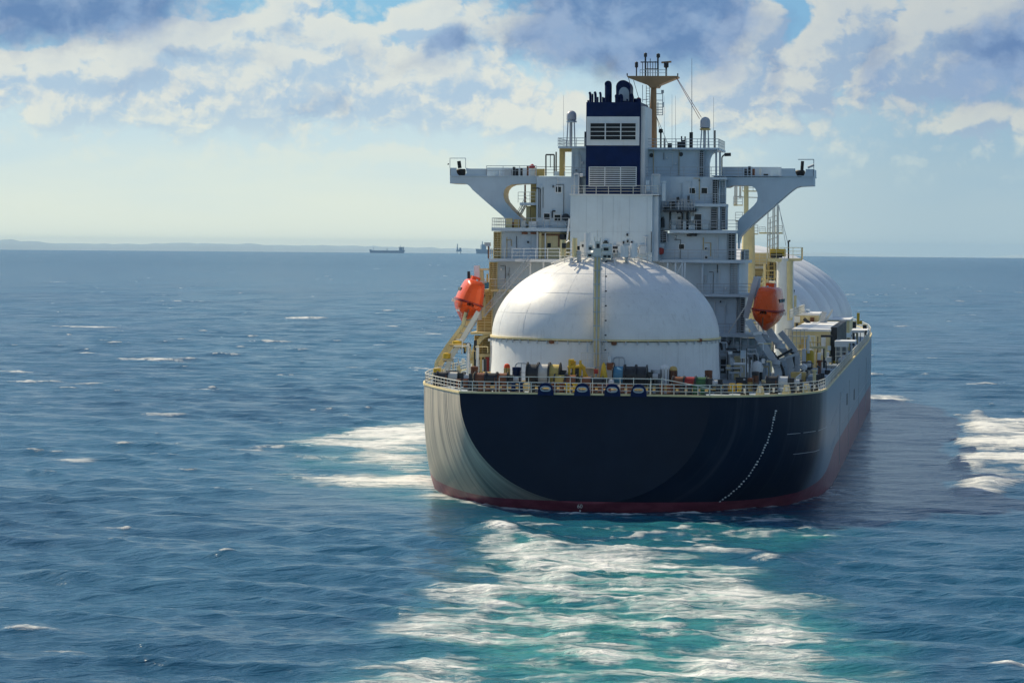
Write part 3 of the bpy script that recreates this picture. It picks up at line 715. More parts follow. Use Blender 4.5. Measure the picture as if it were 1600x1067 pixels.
def build_hull():
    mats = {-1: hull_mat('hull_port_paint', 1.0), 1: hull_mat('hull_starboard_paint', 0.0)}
    hm = MB()
    for k, side in enumerate((-1, 1)):
        vs = []; fs = []
        for s in HS:
            for j in range(NTH + 1): vs.append(hull_pt(s, side, math.pi / 2 * j / NTH))
        n = NTH + 1
        for i in range(len(HS) - 1):
            for j in range(NTH):
                q = (i * n + j, i * n + j + 1, (i + 1) * n + j + 1, (i + 1) * n + j)
                fs.append(q if side > 0 else q[::-1])
        hm.add(vs, fs, True, k)
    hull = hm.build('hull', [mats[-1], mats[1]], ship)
    # flat transom
    loop = [hull_pt(0, -1, math.pi / 2 * (NTH - j) / NTH) for j in range(NTH)] + [hull_pt(0, 1, math.pi / 2 * j / NTH) for j in range(NTH + 1)]
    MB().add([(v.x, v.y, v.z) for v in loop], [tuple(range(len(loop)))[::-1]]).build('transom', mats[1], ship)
    dm = MB(); vs = []; fs = []
    for s in HS: vs += [deck_edge(s, -1) - Vector((0, 0, .02)), deck_edge(s, 1) - Vector((0, 0, .02))]
    for i in range(len(HS) - 1): fs.append((2 * i, 2 * i + 1, 2 * i + 3, 2 * i + 2))
    dm.add(vs, fs).build('deck', 'deck', ship)
    lip = MB()
    for side in (-1, 1):
        pts = [deck_edge(s, side) + Vector((0, 0, .02)) for s in HS[:-1]]
        lip.path(pts, 0.16)
    lip.bar(deck_edge(0, -1) + Vector((0, -.04, .02)), deck_edge(0, 1) + Vector((0, -.04, .02)), 0.14)
    lip.build('deck_edge_bar', 'cream', ship)
    # weld seams and rubbing lines on the starboard plates
    def on_hull(s, z, side=1, off=0.03):
        lo, hi = 0.0, math.pi / 2
        for _ in range(30):
            md = (lo + hi) / 2
            if hull_pt(s, side, md).z < z: lo = md
            else: hi = md
        p = hull_pt(s, side, lo); return p + Vector((side * off, -off * 0.4, 0))
    for (s0, z0, s1, z1) in ((7, 8.6, 22, 8.6), (9, 6.2, 17, 6.2), (34, 8.0, 78, 10.4), (70, 6.0, 215, 6.2), (34, 4.5, 60, 6.6)):
        MB().path([on_hull(s0 + (s1 - s0) * i / 8, z0 + (z1 - z0) * i / 8) for i in range(9)], 0.03).build('plate_seam', 'steel', ship)
    for s in (62, 96, 140, 180): MB().path([on_hull(s, 1 + 1.2 * i) for i in range(9)], 0.045).build('plate_seam', 'steel', ship)
    # small openings in the side
    for s, z in ((88, 8.3), (118, 7.4)):
        q = on_hull(s, z, 1, 0.02); MB().box(q.x - .1, q.x + .04, q.y - 1.0, q.y + 1.0, z - .8, z + .8).build('side_hatch', 'dark', ship)
    # draught marks down the quarter
    dm = MB()
    pxs = [(1212, 642), (1209, 655), (1205, 672), (1199, 690), (1192, 705), (1183, 723), (1172, 740), (1158, 757), (1142, 771), (1125, 783)]
    tot = 36
    for i in range(tot):
        u = i / (tot - 1) * (len(pxs) - 1); a = int(min(u, len(pxs) - 2)); f = u - a
        px = pxs[a][0] + (pxs[a + 1][0] - pxs[a][0]) * f; py = pxs[a][1] + (pxs[a + 1][1] - pxs[a][1]) * f
        # nearest hull point to that line of sight
        d = ray(px, py).normalized(); best = None
        lo, hi = 0.2, 18.0
        def gap(s):
            k = (s - CAM.y) / d.y; p = CAM + d * k
            q = on_hull(s, max(p.z, interp(ZB, s) + .3), 1, 0.0); return q.x - p.x, p
        prev = None
        for q in range(120):
            s = lo + (hi - lo) * q / 119; g, p = gap(s)
            if g >= 0: best = p; break
        if best is None: continue
        w_ = 0.13 if i % 4 else 0.24
        b_ = best - d * 0.12
        dm.box(b_.x - w_, b_.x + w_ * .6, b_.y - 0.03, b_.y + 0.03, b_.z - 0.07, b_.z + 0.08)
    dm.build_each('draught_mark', 'white', ship)
    # figures on the transom
    cu = bpy.data.curves.new('draught_figure_text', 'FONT'); cu.body = '60'; cu.size = 0.62; cu.extrude = 0.01; cu.align_x = 'CENTER'
    ft = bpy.data.objects.new('figure_text', cu); COL.objects.link(ft); bpy.context.view_layer.update()
    fm_ = bpy.data.meshes.new_from_object(ft.evaluated_get(bpy.context.evaluated_depsgraph_get())); bpy.data.objects.remove(ft)
    fo = bpy.data.objects.new('draught_figure', fm_); COL.objects.link(fo); fm_.materials.clear(); fm_.materials.append(MT['ropew'])
    q = at(906, 793.5, -0.02); fo.location = (q.x, -0.03, q.z); fo.rotation_euler = (math.pi / 2, 0, 0); fo.parent = ship
    tk = MB()
    for dz, w_ in ((-.30, .06), (-.62, .12), (-.80, .06)): tk.box(q.x - w_ + .02, q.x + w_ + .02, -0.035, -0.02 + .3, q.z + dz - .1, q.z + dz + .08)
    tk.build_each('draught_tick', 'ropew', ship)
    return on_hull
on_hull = build_hull()

def deck_rails():
    S_ = [0, 1, 2.8, 5.5, 9.7, 14, 17, 20, 26, 34, 42, 55, 70, 90, 110, 130, 150, 170, 190, 212, 222, 232, 242, 250, 256, 260]
    for side in (-1, 1):
        lim = 60 if side < 0 else 262
        rail_mb([deck_edge(s, side) + Vector((-side * .15, 0, 0.1)) for s in S_ if s <= lim], 1.15, 1.45, 3, 0.05).build('deck_railing', 'rail', ship)
    a, b = deck_edge(0, -1) + Vector((.1, .12, .1)), deck_edge(0, 1) + Vector((-.1, .12, .1))
    rail_mb([a, b], 1.15, 1.35, 3, 0.055).build('stern_railing', 'rail', ship)
    # the raised length of rail amid the fairleads
    m = MB(); y0 = 0.30
    pts = [at(780, 588.5, y0), at(891, 589, y0), at(908, 590.5, y0), at(1017, 592, y0), at(1034, 592, y0), at(1112, 607, y0)]
    m.path(pts, 0.06)
    for x in (780, 826, 858, 891, 908, 926, 948, 969, 990, 1017, 1034):
        p = at(x, 590, y0); m.bar((p.x, y0, 13.1), (p.x, y0, p.z), 0.05)
    m.build('upper_stern_railing', 'rail', ship)
deck_rails()
def fairlead(px):
    c = at(px, 617, -0.1); o = MB(); H = 1.25
    outer = []; n = 28
    poly = [(-.92, -.15), (-.86, .35), (-.72, .85), (-.5, 1.12), (-.2, 1.25), (.2, 1.25), (.5, 1.12), (.72, .85), (.86, .35), (.92, -.15)]
    # plate with an oval opening: ring of quads between outline and hole
    hole = [(0.45 * math.cos(t) + (0.1 if math.cos(t) > 0 else -.1), 0.58 + 0.25 * math.sin(t)) for t in [2 * math.pi * i / n for i in range(n)]]
    out = []
    for i in range(n):
        t = 2 * math.pi * i / n; dx, dz = math.cos(t), math.sin(t); best = 9
        ring = poly + [poly[0]]
        for (ax, az), (bx, bz) in zip(ring[:-1], ring[1:]):
            ex, ez = bx - ax, bz - az; det = dx * (-ez) + dz * ex
            if abs(det) < 1e-9: continue
            qx, qz = ax, az - 0.58
            k = (qx * (-ez) + qz * ex) / det; u = (dx * qz - dz * qx) / det
            if k > 0 and -1e-6 <= u <= 1 + 1e-6: best = min(best, k)
        out.append((dx * best, 0.58 + dz * best))
    vs = []; 
    for y in (-0.28, 0.28):
        vs += [(c.x + x, c.y + y, 13.1 + z) for x, z in out] + [(c.x + x, c.y + y, 13.1 + z) for x, z in hole]
    fs = []
    for i in range(n):
        j = (i + 1) % n
        fs += [(i, j, n + j, n + i), (2 * n + j, 2 * n + i, 3 * n + i, 3 * n + j), (j, i, 2 * n + i, 2 * n + j), (n + i, n + j, 3 * n + j, 3 * n + i)]
    r = MB().add(vs, fs).build('fairlead', 'navy', ship)
    MB().path([(c.x + x, c.y - .30, 13.1 + z) for x, z in hole + [hole[0]]], 0.07, 6).build('fairlead_rim', 'steel', r)
for px in (853, 910, 957, 998): fairlead(px)

# ------------------------------------------------------------------ after tank
TC = (at(946, 525, 26).x, 26.0); TR = 13.75; TZ = at(946, 525, 26).z; TH = at(946, 399.5, 26).z - TZ
def tank():
    prof = [(TR * 1.005, 13.1 - TZ), (TR * 1.0, -2.0), (TR * 0.995, -0.25)]
    skirt = MB().lathe([(TR * 1.015, 13.1 - TZ), (TR * 1.0, -3.0), (TR * .995, -.3), (TR * .99, -.28)], (TC[0], TC[1], TZ), 96).build('tank_skirt', 'tank', ship)
    dome = []
    for i in range(33):
        t = math.pi / 2 * i / 32; dome.append((max(TR * math.cos(t), .02), TH * math.sin(t)))
    d = MB().lathe([(TR, -0.2)] + dome, (TC[0], TC[1], TZ), 128).build('tank_dome', 'tank', ship)
    MB().lathe([(TR + .02, -.18), (TR + .22, -.18), (TR + .22, 0.04), (TR + .02, .04)], (TC[0], TC[1], TZ), 96).build('equator_band', 'cream', d)
    br = MB()
    for k in range(64):
        t = 2 * math.pi * k / 64; x, y = TC[0] + (TR + .12) * math.cos(t), TC[1] + (TR + .12) * math.sin(t)
        br.box(x - .07, x + .07, y - .07, y + .07, TZ - .6, TZ - .185)
    br.build_each('band_bracket', 'steel', d)
    # weld seams: thin raised beads on the plates
    sm = MB()
    for fz in (0.30, 0.55, 0.78):
        rr = TR * math.sqrt(1 - fz * fz)
        sm.path([(TC[0] + (rr + .0) * math.cos(2 * math.pi * k / 96), TC[1] + rr * math.sin(2 * math.pi * k / 96), TZ + TH * fz) for k in range(97)], 0.022)
    for k in range(16):
        a = 2 * math.pi * (k + .3) / 16
        sm.path([(TC[0] + TR * math.cos(t) * math.cos(a), TC[1] + TR * math.cos(t) * math.sin(a), TZ + TH * math.sin(t)) for t in [i * 1.35 / 16 for i in range(17)]], 0.02)
    sm.build('weld_seam', 'tank', d)
    for px, py in ((886, 534), (980, 536), (1098, 534)):
        ph = (px - 946) / 174.0; q = Vector((TC[0] + TR * ph * 1.0, TC[1] - TR * math.sqrt(1 - ph * ph) - .05, at(px, py, 14).z))
        MB().lathe([(.01, -.22), (.3, -.18), (.34, 0), (.3, .18), (.01, .22)], q, 10).build('skirt_vent', 'brown', skirt)
    # top house, pipes and railings on the crown
    top = TZ + TH
    cap = MB().lathe([(2.5, -.45), (2.4, .5), (2.0, .9), (.3, 1.0)], (TC[0] + .3, TC[1] + 1, top), 24).build('crown_cap', 'white', d)
    def dome_z(x, y):
        r2 = ((x - TC[0]) ** 2 + (y - TC[1]) ** 2) / TR ** 2; return TZ + TH * math.sqrt(max(0, 1 - r2))
    rails = MB()
    for rr, a0, a1 in ((5.6, math.radians(176), math.radians(352)),):
        pts = []
        for k in range(15):
            a = a0 + (a1 - a0) * k / 14; x, y = TC[0] + rr * math.cos(a), TC[1] + rr * math.sin(a); pts.append((x, y, dome_z(x, y)))
        rail_mb(pts, 1.15, 1.4, 3, 0.05, rails)
    rails.build('crown_railing', 'rail', d)
    ps = MB(); rs = random.Random(4)
    for k in range(9):
        a = math.radians(200 + 17 * k); x0, y0 = TC[0] + 1.5 * math.cos(a), TC[1] + 1 + 1.5 * math.sin(a); x1, y1 = TC[0] + (6.2 + rs.random() * 2.6) * math.cos(a), TC[1] + (6.2 + rs.random() * 2.6) * math.sin(a)
        pts = []
        for i in range(6):
            f = i / 5; x, y = x0 + (x1 - x0) * f, y0 + (y1 - y0) * f; pts.append((x, y, dome_z(x, y) + .28))
        ps.tube(pts, 0.09, 6)
    ps.build('crown_pipe', 'white', d)
    for i, (px, py0, py1, w_, mt) in enumerate(((880, 375, 400, .35, 'cream'), (898, 372, 402, .30, 'cream'), (905, 392, 428, .28, 'steel'), (893, 403, 420, .25, 'steel'), (957, 395, 408, .2, 'steel'), (979, 392, 410, .2, 'steel'), (918, 364, 400, .42, 'white'), (946, 382, 404, .9, 'grey'), (974, 384, 402, .7, 'white'), (990, 380, 402, .45, 'white'))):
        a, b = at(px, py1, 21.5), at(px, py0, 21.5); MB().bar(a, b, w_, 8).build('crown_vent_pipe', mt, d)
    MB().pbox(878, 380, 884, 388, 21.0, .5).build('crown_valve', 'dark', d)
    bx = MB()
    for r_ in ((940, 380, 951, 396), (955, 383, 968, 397), (986, 386, 997, 396), (963, 378, 971, 384), (1000, 384, 1009, 399), (906, 378, 914, 399)): bx.pbox(*r_, 24.0, 1.2)
    bx.build_each('crown_equipment', 'white', d)
    dk = MB()
    for r_ in ((942, 378, 950, 381.5), (957, 385, 966, 389), (988, 388, 996, 391), (909, 382, 912, 386), (958, 391, 961, 396), (964, 391, 967, 396)): dk.pbox(*r_, 23.9, .05)
    dk.build_each('crown_equipment_opening', 'dark', d)
tank()
def pipe_mast():
    y = 11.2
    a = at(932.5, 612, y); top = at(932.5, 400, y)
    p = MB(); x0, x1 = at(928, 500, y).x, at(937, 500, y).x
    p.box(x0, x1, y, y + .62, 13.12, top.z)
    m = p.build('riser_mast', 'cream', ship)
    g = MB()
    for x in (x0 - .05, x1 + .05): g.bar((x, y - .08, 13.1), (x, y - .08, top.z), 0.06)
    g.bar(((x0 + x1) / 2, y - .08, 13.1), ((x0 + x1) / 2, y - .08, top.z), .09, 6)
    for k in range(11):
        z = 14 + k * 1.6
        if z < top.z: g.box(x0 - .12, x1 + .12, y - .12, y - .01, z, z + .12)
    g.build('riser_pipe', 'steel', m)
    ladder_mb((x1 + .38, y + .2, 13.2), (x1 + .38, y + .2, top.z), .42, step=.6, r=.03).build('ladder', 'steel', m)
    st = MB()
    for k in range(9): z = 14.2 + k * 1.7; st.box(x1 + .56, x1 + .78, y + .1, y + .3, z, z + .16)
    st.build_each('ladder_bracket', 'dark', m)
    hd = MB(); hz = top.z
    hd.box(x0 - .15, x1 + .15, y - .15, y + .75, hz, hz + .9); hd.box(x0 + .05, x1 - .05, y, y + .6, hz + .9, hz + 1.7)
    hd.bar((x0, y, hz + 1.7), (x0, y, hz + 2.2), .07); hd.bar((x1, y, hz + 1.7), (x1, y, hz + 2.1), .07); hd.bar((x0 + .3, y, hz + 1.7), (x0 + .3, y, hz + 3.0), .035)
    hd.box(x0 - .9, x0 - .2, y, y + .5, hz - .2, hz + .35); hd.box(x0 - .75, x0 - .2, y, y + .5, hz + .6, hz + 1.2)
    hd.box(x1 + .2, x1 + 1.3, y, y + .5, hz - .3, hz + .2); hd.box(x1 + .2, x1 + 1.2, y, y + .5, hz + .5, hz + 1.15); hd.box(x1 + .2, x1 + 1.35, y, y + .1, hz + 1.35, hz + 1.45)
    hd.build_each('riser_head', 'rail', m)
    dk = MB()
    for (a_, b_, c_, d_) in ((-.75, -.35, -.08, .2), (-.65, -.35, .72, 1.02),): dk.box(x0 + a_, x0 + b_, y - .05, y - .004, hz + c_, hz + d_)
    for (a_, b_, c_, d_) in ((.35, .75, -.2, .1), (.85, 1.2, -.2, .1), (.4, .95, .62, .95), (-.45, -.1, .9, 1.4)): dk.box(x1 + a_, x1 + b_, y - .05, y - .004, hz + c_, hz + d_)
    dk.build_each('riser_head_opening', 'dark', m)
pipe_mast()
# ------------------------------------------------------------------ deckhouse
SH = 48.0                       # aft face of the deckhouse
house = MB()
for r in ((838, 276, 905, 357, 0, 16), (783, 361.5, 905, 404.5, 0, 16), (777, 409, 905, 453, 0, 16), (757, 453, 905, 600, 1.2, 15),
          (1000, 276.5, 1113, 359.6, 0.02, 16), (1084, 323, 1134.5, 359, -0.6, 3), (1003, 364.6, 1136, 405.8, 0, 16), (1003, 411, 1155, 459.5, 0, 16), (1000, 464, 1156, 600, 0.04, 16),
          (893, 231.5, 916, 276, 3, 10), (1003, 232.5, 1094, 277, 3, 10)):
    house.pbox(*r[:4], SH + r[4], r[5])
house.build_each('deckhouse_wall', 'grey', ship)
def slab(x0, y0, x1, y1, st, depth, mat='grey', name='deck_slab', parent=None): return MB().pbox(x0, y0, x1, y1, st, depth).build(name, mat, parent or ship)
slab(768, 356.2, 893.5, 361.4, SH - 1.6, 15); prail(769, 892, 356.2, 341, SH - 1.5, 'balcony_railing', 'railgrey', ship, side=-14)
slab(763.5, 404.6, 893, 409, SH - 1.6, 15); prail(764.5, 812, 404.6, 388.5, SH - 1.5, 'balcony_railing', 'rail', ship, side=-14)
slab(757, 452, 800, 456, SH - .8, 14, 'cream'); prail(757, 790, 452, 436, SH - .7, 'balcony_railing', 'rail', ship, side=-13)
slab(1046, 359.8, 1150, 364.5, SH - 1.6, 14); prail(1047, 1150, 359.8, 344.5, SH - 1.5, 'balcony_railing', 'railgrey', ship, side=13)
slab(1012, 406, 1163, 410.8, SH - 1.6, 14); prail(1013, 1158, 406, 390.5, SH - 1.5, 'balcony_railing', 'railgrey', ship, side=13)
prail(1158, 1163, 406, 391, SH + 2, 'balcony_railing', 'rail', ship, side=8)
slab(1088, 459.6, 1174, 464, SH - 1.6, 14); prail(1089, 1173, 459.6, 443.5, SH - 1.5, 'balcony_railing', 'railgrey', ship, side=13)
slab(1116, 522, 1200, 527, SH - 4, 10); prail(1117, 1185, 522, 506, SH - 3.9, 'balcony_railing', 'railgrey', ship)
slab(1084, 318.6, 1134.8, 323, SH - 1.5, 3.5); prail(1085, 1134, 318.6, 303.5, SH - 1.4, 'balcony_railing', 'railgrey', ship, step=1.2)
slab(812, 316.8, 838.2, 320.6, SH + .5, 3.5); prail(809.5, 837, 316.8, 300.5, SH + .6, 'balcony_railing', 'rail', ship, step=.7, nr=3)
slab(872, 229, 916, 232, SH + 2, 11); prail(872, 915, 229, 216, SH + 2.1, 'top_deck_railing', 'railgrey', ship, side=-10, step=1.2)
slab(1003, 231, 1123, 234, SH + 2, 11); prail(1007, 1122.5, 231, 217.5, SH + 2.1, 'top_deck_railing', 'railgrey', ship, side=10, step=1.3)
prail(893, 915, 276, 262, SH - .2, 'top_deck_railing', 'railgrey', ship); prail(1005, 1175, 277, 261.5, SH + .1, 'top_deck_railing', 'railgrey', ship, step=1.7)
# the sheltered recess behind the port balcony, its warm sunlight put into cream colours
rc_ = MB().pbox(839, 363, 889, 404, SH - .06, .05).build('recess_panel', 'cream', ship)
for x0, x1, y0, y1, mt in ((842, 846, 364, 404, 'cream'), (851, 853, 364, 404, 'white'), (886, 890, 362, 404, 'ochre'), (838, 841, 362, 404, 'white')): MB().pbox(x0, y0, x1, y1, SH - .5, .4).build('recess_pillar', mt, ship)
d_ = MB().pbox(853, 369, 876, 404, SH - .12, .05).build('recess_door', 'cream', ship)
window(855, 380, 861, 387, SH - .12, d_, 'cream')
MB().pbox(846, 366, 884, 368, SH - .4, .3).pbox(872, 368, 873.5, 386, SH - .4, .2).build('recess_pipe', 'brown', ship)
for x in (815, 829): MB().pbox(x, 363, x + 9, 366, SH - .4, .38).build('ceiling_light_box', 'brown', ship)
mm = MB().lathe([(.05, -.4), (.45, -.35), (.5, .0), (.45, .35), (.05, .4)], at(880, 370, SH - .6), 12).build('horn', 'dark', ship)
# windows of the deckhouse
for r in ((868.5, 292, 877, 300.5), (850, 334, 859, 343), (866.5, 336, 876, 345), (1077.5, 294, 1086.5, 302.5), (1096, 294, 1105, 302.5), (1061, 382, 1069, 389), (1101.5, 387, 1105.5, 391), (1101.5, 400, 1105.5, 404)):
    window(*r, SH, ship)
for px, py in ((1018, 243), (1064, 241.5)):
    MB().bar(at(px, py, SH + 2.9), at(px, py, SH + 2.97), .28, 12).build('porthole', 'dark', ship)
def door(px0, py0, px1, py1, st, mat='steel', glass=True):
    f = MB().pbox(px0 - 1, py0 - 1, px1 + 1, py1, st - .06, .05).build('door_frame', 'white', ship)
    d = MB().pbox(px0, py0, px1, py1, st - .12, .055).build('door', mat, f)
    if glass: MB().pbox(px0 + .22 * (px1 - px0), py0 + 1.2, px1 - .22 * (px1 - px0), py0 + 5, st - .135, .012).build('door_pane', 'glass', f)
door(1057, 338, 1065.5, 360, SH); door(1085.5, 335, 1095.5, 359, SH - .6, 'dark', False); door(848, 345, 858, 356.5, SH, 'grey', False)
# ladder shafts at the corners
def shaft(px0, py0, px1, py1, st, mat, depth=1.0, back='dark', pitch=3.6):
    b = MB().pbox(px0 + .6, py0, px1 - .6, py1, st + depth * .6, .1).build('ladder_shaft', back, ship)
    m = MB(); cw = 1.1
    m.pbox(px0, py0, px0 + cw, py1, st, depth); m.pbox(px1 - cw, py0, px1, py1, st, depth)
    mid = (px0 + px1) / 2; m.pbox(mid - .4, py0, mid + .4, py1, st + .3, .12)
    y = py0 + 1.5
    while y < py1 - 1: m.pbox(px0 + cw, y, px1 - cw, y + 1.0, st + .15, .1); y += pitch
    m.build('ladder_frame', mat, b)
shaft(771, 362, 783, 404.6, SH - .2, 'cream', back='ochre'); shaft(764, 409.2, 777, 453, SH - .2, 'cream', back='ochre', pitch=3); shaft(756, 456, 769, 505, SH - .2, 'cream', back='ochre', pitch=2.8)  # cream and ochre colour in the sunlight on the port ladders
shaft(1112.5, 279, 1122, 318.6, SH - .4, 'railgrey'); shaft(1124, 281, 1134, 318.6, SH - .4, 'grey', back='casing')
shaft(1110, 325, 1121, 358.8, SH - .95, 'railgrey', .3); shaft(1126, 325, 1134, 358.8, SH - .95, 'railgrey', .3)
shaft(1137, 365, 1149, 405.9, SH - .3, 'railgrey'); shaft(1140, 411, 1152, 459.5, SH - .3, 'railgrey'); shaft(1158, 392, 1163, 405.9, SH - .3, 'railgrey', pitch=3)
shaft(1029, 361, 1042, 378, SH - 1.2, 'railgrey', pitch=3); shaft(1150, 465, 1164, 522, SH - .5, 'railgrey', pitch=2.8)
slab(1122, 323, 1125, 359, SH - 1.3, .6, 'grey', 'pillar'); slab(1113, 277, 1136, 281, SH - 1, 3, 'grey', 'eave')
# struts under the lower platform
for px, y1 in ((1043, 428), (1055.5, 431), (1066, 437), (1070, 440)): slab(px - 1.2, 410.8, px + 1.2, y1, SH - 4, .3, 'grey', 'pillar')
MB().bar(at(1056, 432, SH - 4), at(1066, 411, SH - 4), .09).build('strut', 'grey', ship)
MB().pbox(1096, 412, 1099, 459, SH - 1, .4).build('pillar', 'grey', ship); MB().pbox(1100, 430, 1104, 442, SH - .4, .38).build('fire_cabinet', 'steel', ship)
MB().pbox(1098, 468, 1100, 522, SH - 1.0, .3).build('pillar', 'grey', ship)
# pipework platform on the starboard wall
pp = MB().pbox(1035, 328.5, 1086, 331, SH - 2.0, 2.0).build('pipe_platform', 'dark', ship)
prail(1036, 1085, 328.5, 313.5, SH - 1.9, 'railing', 'railgrey', pp, step=1.0)
pm = MB()
for x, y0 in ((1039, 316), (1046, 318), (1049, 319), (1059, 309), (1064, 311), (1069, 312), (1075, 308), (1080, 311)): pm.pbox(x, y0, x + 2.4, 329, SH - .9, .25)
for x, y0 in ((1047, 310), (1064, 311), (1052, 321)): pm.pbox(x, y0, x + 16, y0 + 1.3, SH - 1.0, .2)
pm.build('pipe_stack', 'steel', pp)
pm = MB()
for r in ((1046, 315, 1054, 326), (1057, 308, 1061, 316), (1074, 306, 1077, 316), (1083, 326, 1088, 331), (1035, 323, 1047, 326)): pm.pbox(*r, SH - 1.4, .5)
pm.build_each('pipe_valve', 'dark', pp)
MB().path([at(1047, 331, SH - .3), at(1047, 359, SH - .3)], .12, 6).path([at(1074, 331, SH - .3), at(1074, 359, SH - .3)], .16, 6).tube([at(1035, 356, SH - .4), at(1035, 345, SH - .4), at(1036, 342.5, SH - .4), at(1038, 342, SH - .4)], .28, 8).tube([at(1058, 333, SH - .4), at(1062, 330.6, SH - .5), at(1066, 334, SH - .4), at(1066, 358, SH - .4)], .12, 6).build('wall_pipe', 'dark', ship)
for r in ((1049, 352, 1056, 359), (1067, 346, 1072, 359), (1080, 338, 1084, 345), (1098, 349, 1107, 359), (1076, 352, 1086, 359)): MB().pbox(*r, SH - .9, .8).build('wall_locker', 'casing', ship)
for r in ((1073, 366, 1080, 369.5), (1081, 365, 1088, 369)): MB().pbox(*r, SH - .6, .58).build('ceiling_light_box', 'dark', ship)
MB().pbox(1030, 381, 1038, 395, SH - 1.2, .6).build('hose_cabinet', 'casing', ship); MB().lathe([(.05, -.5), (.5, -.35), (.55, 0), (.5, .35), (.05, .5)], at(1031, 392.5, SH - 1.75), 12).build('hose_reel', 'red', ship)
# gear on the port balcony
for i, r in enumerate(((790, 341, 800, 356), (803, 343, 812, 356), (814, 345, 821, 356), (797, 347, 803, 356), (826, 346, 838, 356), (862, 347, 885, 356))): MB().pbox(*r, SH - .8 + .05 * i, .6).build('balcony_locker', ('cream', 'ochre', 'rail', 'brown', 'white', 'grey')[i], ship)
MB().path([at(863, 341, SH - .3), at(863, 330, SH - .3), at(868, 330, SH - .3)], .1, 6).build('balcony_lamp', 'dark', ship)
MB().lathe([(.05, -.45), (.5, -.3), (.55, .1), (.3, .45), (.05, .5)], at(884, 340, SH - .7), 12).build('searchlight', 'dark', ship)
# engine casing before the funnel
CS = 43.6
cas = MB().pbox(891, 305, 1019, 408, CS, 9).build('engine_casing', 'casing', ship)
MB().pbox(1019.2, 306.5, 1028.5, 408, CS + .6, 8).build('casing_side', 'grey', cas)
MB().pbox(889.5, 303.4, 1029.5, 305, CS - .25, 9.4).build('casing_cornice', 'white', cas)
sm = MB()
for x in (915.5, 941, 957.5, 983, 1010.5): sm.pbox(x, 306, x + .6, 406, CS - .035, .03)
sm.pbox(891, 362, 1019, 362.5, CS - .034, .03); sm.build_each('casing_seam', 'grey', cas)
prail(893, 1028, 303.4, 290.5, CS - .1, 'casing_railing', 'rail', cas, step=1.5, side=8)
for r, mt in (((912, 375, 915, 396), 'cream'), ((942, 377, 950, 396), 'casing'), ((956, 383.5, 967, 398), 'casing'), ((971, 384, 985, 398), 'white'), ((986, 386, 994, 397), 'casing'), ((998, 382.5, 1009, 398), 'white')): MB().pbox(*r, CS - .6, .55).build('casing_equipment', mt, cas)
for r in ((944, 376, 949, 382), (957.5, 384.5, 966, 388.5), (999.5, 383.5, 1008, 388), (972.5, 388, 983, 389.5), (958, 391, 961, 397), (963.5, 391, 966.5, 397), (1001, 391, 1004.5, 396)): MB().pbox(*r, CS - .66, .05).build('equipment_pane', 'glass', cas)
for px, py in ((980, 367), (974, 379), (980.5, 377), (987, 379)): MB().pbox(px - 1.2, py - 2, px + 1.2, py + 2, CS - .3, .25).build('casing_lamp', 'dark', cas)
window(901, 384.5, 907, 391, CS, cas); MB().pbox(1008, 371, 1009, 381, CS - .4, .2).pbox(1005, 370, 1012, 371.2, CS - .4, .2).build('casing_post', 'white', cas); MB().pbox(1017, 362, 1018, 395, CS - .5, .2).build('casing_cable', 'dark', cas)
# deck in front of the casing, port side walkway with its brighter rail
slab(805, 405, 893, 409.4, 42.0, 4, 'white', 'walkway'); prail(800, 893, 405, 388.6, 41.9, 'walkway_railing', 'white', ship, step=1.5, r=.055)
MB().tube([at(876, 388, 41.8), at(882, 381, 41.8), at(889, 376, 41.8), at(893, 379, 41.8), at(894, 390, 41.8)], .07, 6).path([at(886, 376, 42.5), at(889.5, 342, 42.5)], .12, 6).build('hoop_rail', 'white', ship)
for px, y1 in ((828.5, 440), (849, 422)): slab(px - 1.2, 409.4, px + 1.2, y1, 42.5, .3, 'white', 'pillar')
stair(at(757, 494, 41.5), at(828, 411, 41.5), .9, ship, 'railgrey'); prail(800, 822, 454, 436, 44, 'walkway_railing', 'rail', ship, step=.9); slab(795, 454, 822, 457, 43.9, 2, 'white', 'walkway')

# ------------------------------------------------------------------ bridge wings
SW = 50.0
def poly_at(pts, st): return [(at(x, y, st).x, at(x, y, st).z) for x, y in pts]
def arc(cx, cy, rx, ry, a0, a1, n=8): return [(cx + rx * math.cos(math.radians(a0 + (a1 - a0) * i / n)), cy - ry * math.sin(math.radians(a0 + (a1 - a0) * i / n))) for i in range(n + 1)]
# port: the bracket plate is outlined all round its rounded opening, so it is one closed polygon cut at the inboard pillar
pw_out = [(703, 276), (703, 286.8), (727, 287.6)] + [(731, 289), (734.5, 292), (738, 296.5), (760, 316), (785, 337.5), (800, 352), (816, 356.2)]
pw_in = [(812, 339), (800, 327.5), (789.5, 315.5)] + [(787, 309), (786.6, 303), (788, 297), (792, 292), (799, 288.6), (810, 287.6), (830, 287.4)]
p1 = pw_out + [(826, 352)] + pw_in + [(838, 287.4), (838, 276)]
MB().prism(poly_at(p1, SW)[::-1], SW, SW + 4.2, 1).build('wing_bracket', ['grey', 'ochre'], ship)  # ochre edge faces carry painted warm sunlight, port side only
sw_out = [(1271.5, 277), (1271.5, 290.5), (1250, 291.5), (1243, 293.5), (1238, 297), (1231, 302.5), (1163, 362), (1156, 370), (1153, 380), (1152.5, 389)]
sw_in = [(1152.5, 346), (1156, 341), (1178, 321), (1182.5, 315), (1184, 307), (1183, 300), (1179, 293.5), (1172, 290.4), (1150, 289.8), (1143, 290.4), (1137.5, 293)]
p2 = sw_out + sw_in + [(1112, 293), (1112, 277)]
MB().prism(poly_at(p2, SW), SW, SW + 4.2, 1).build('wing_bracket', ['grey', 'grey'], ship)
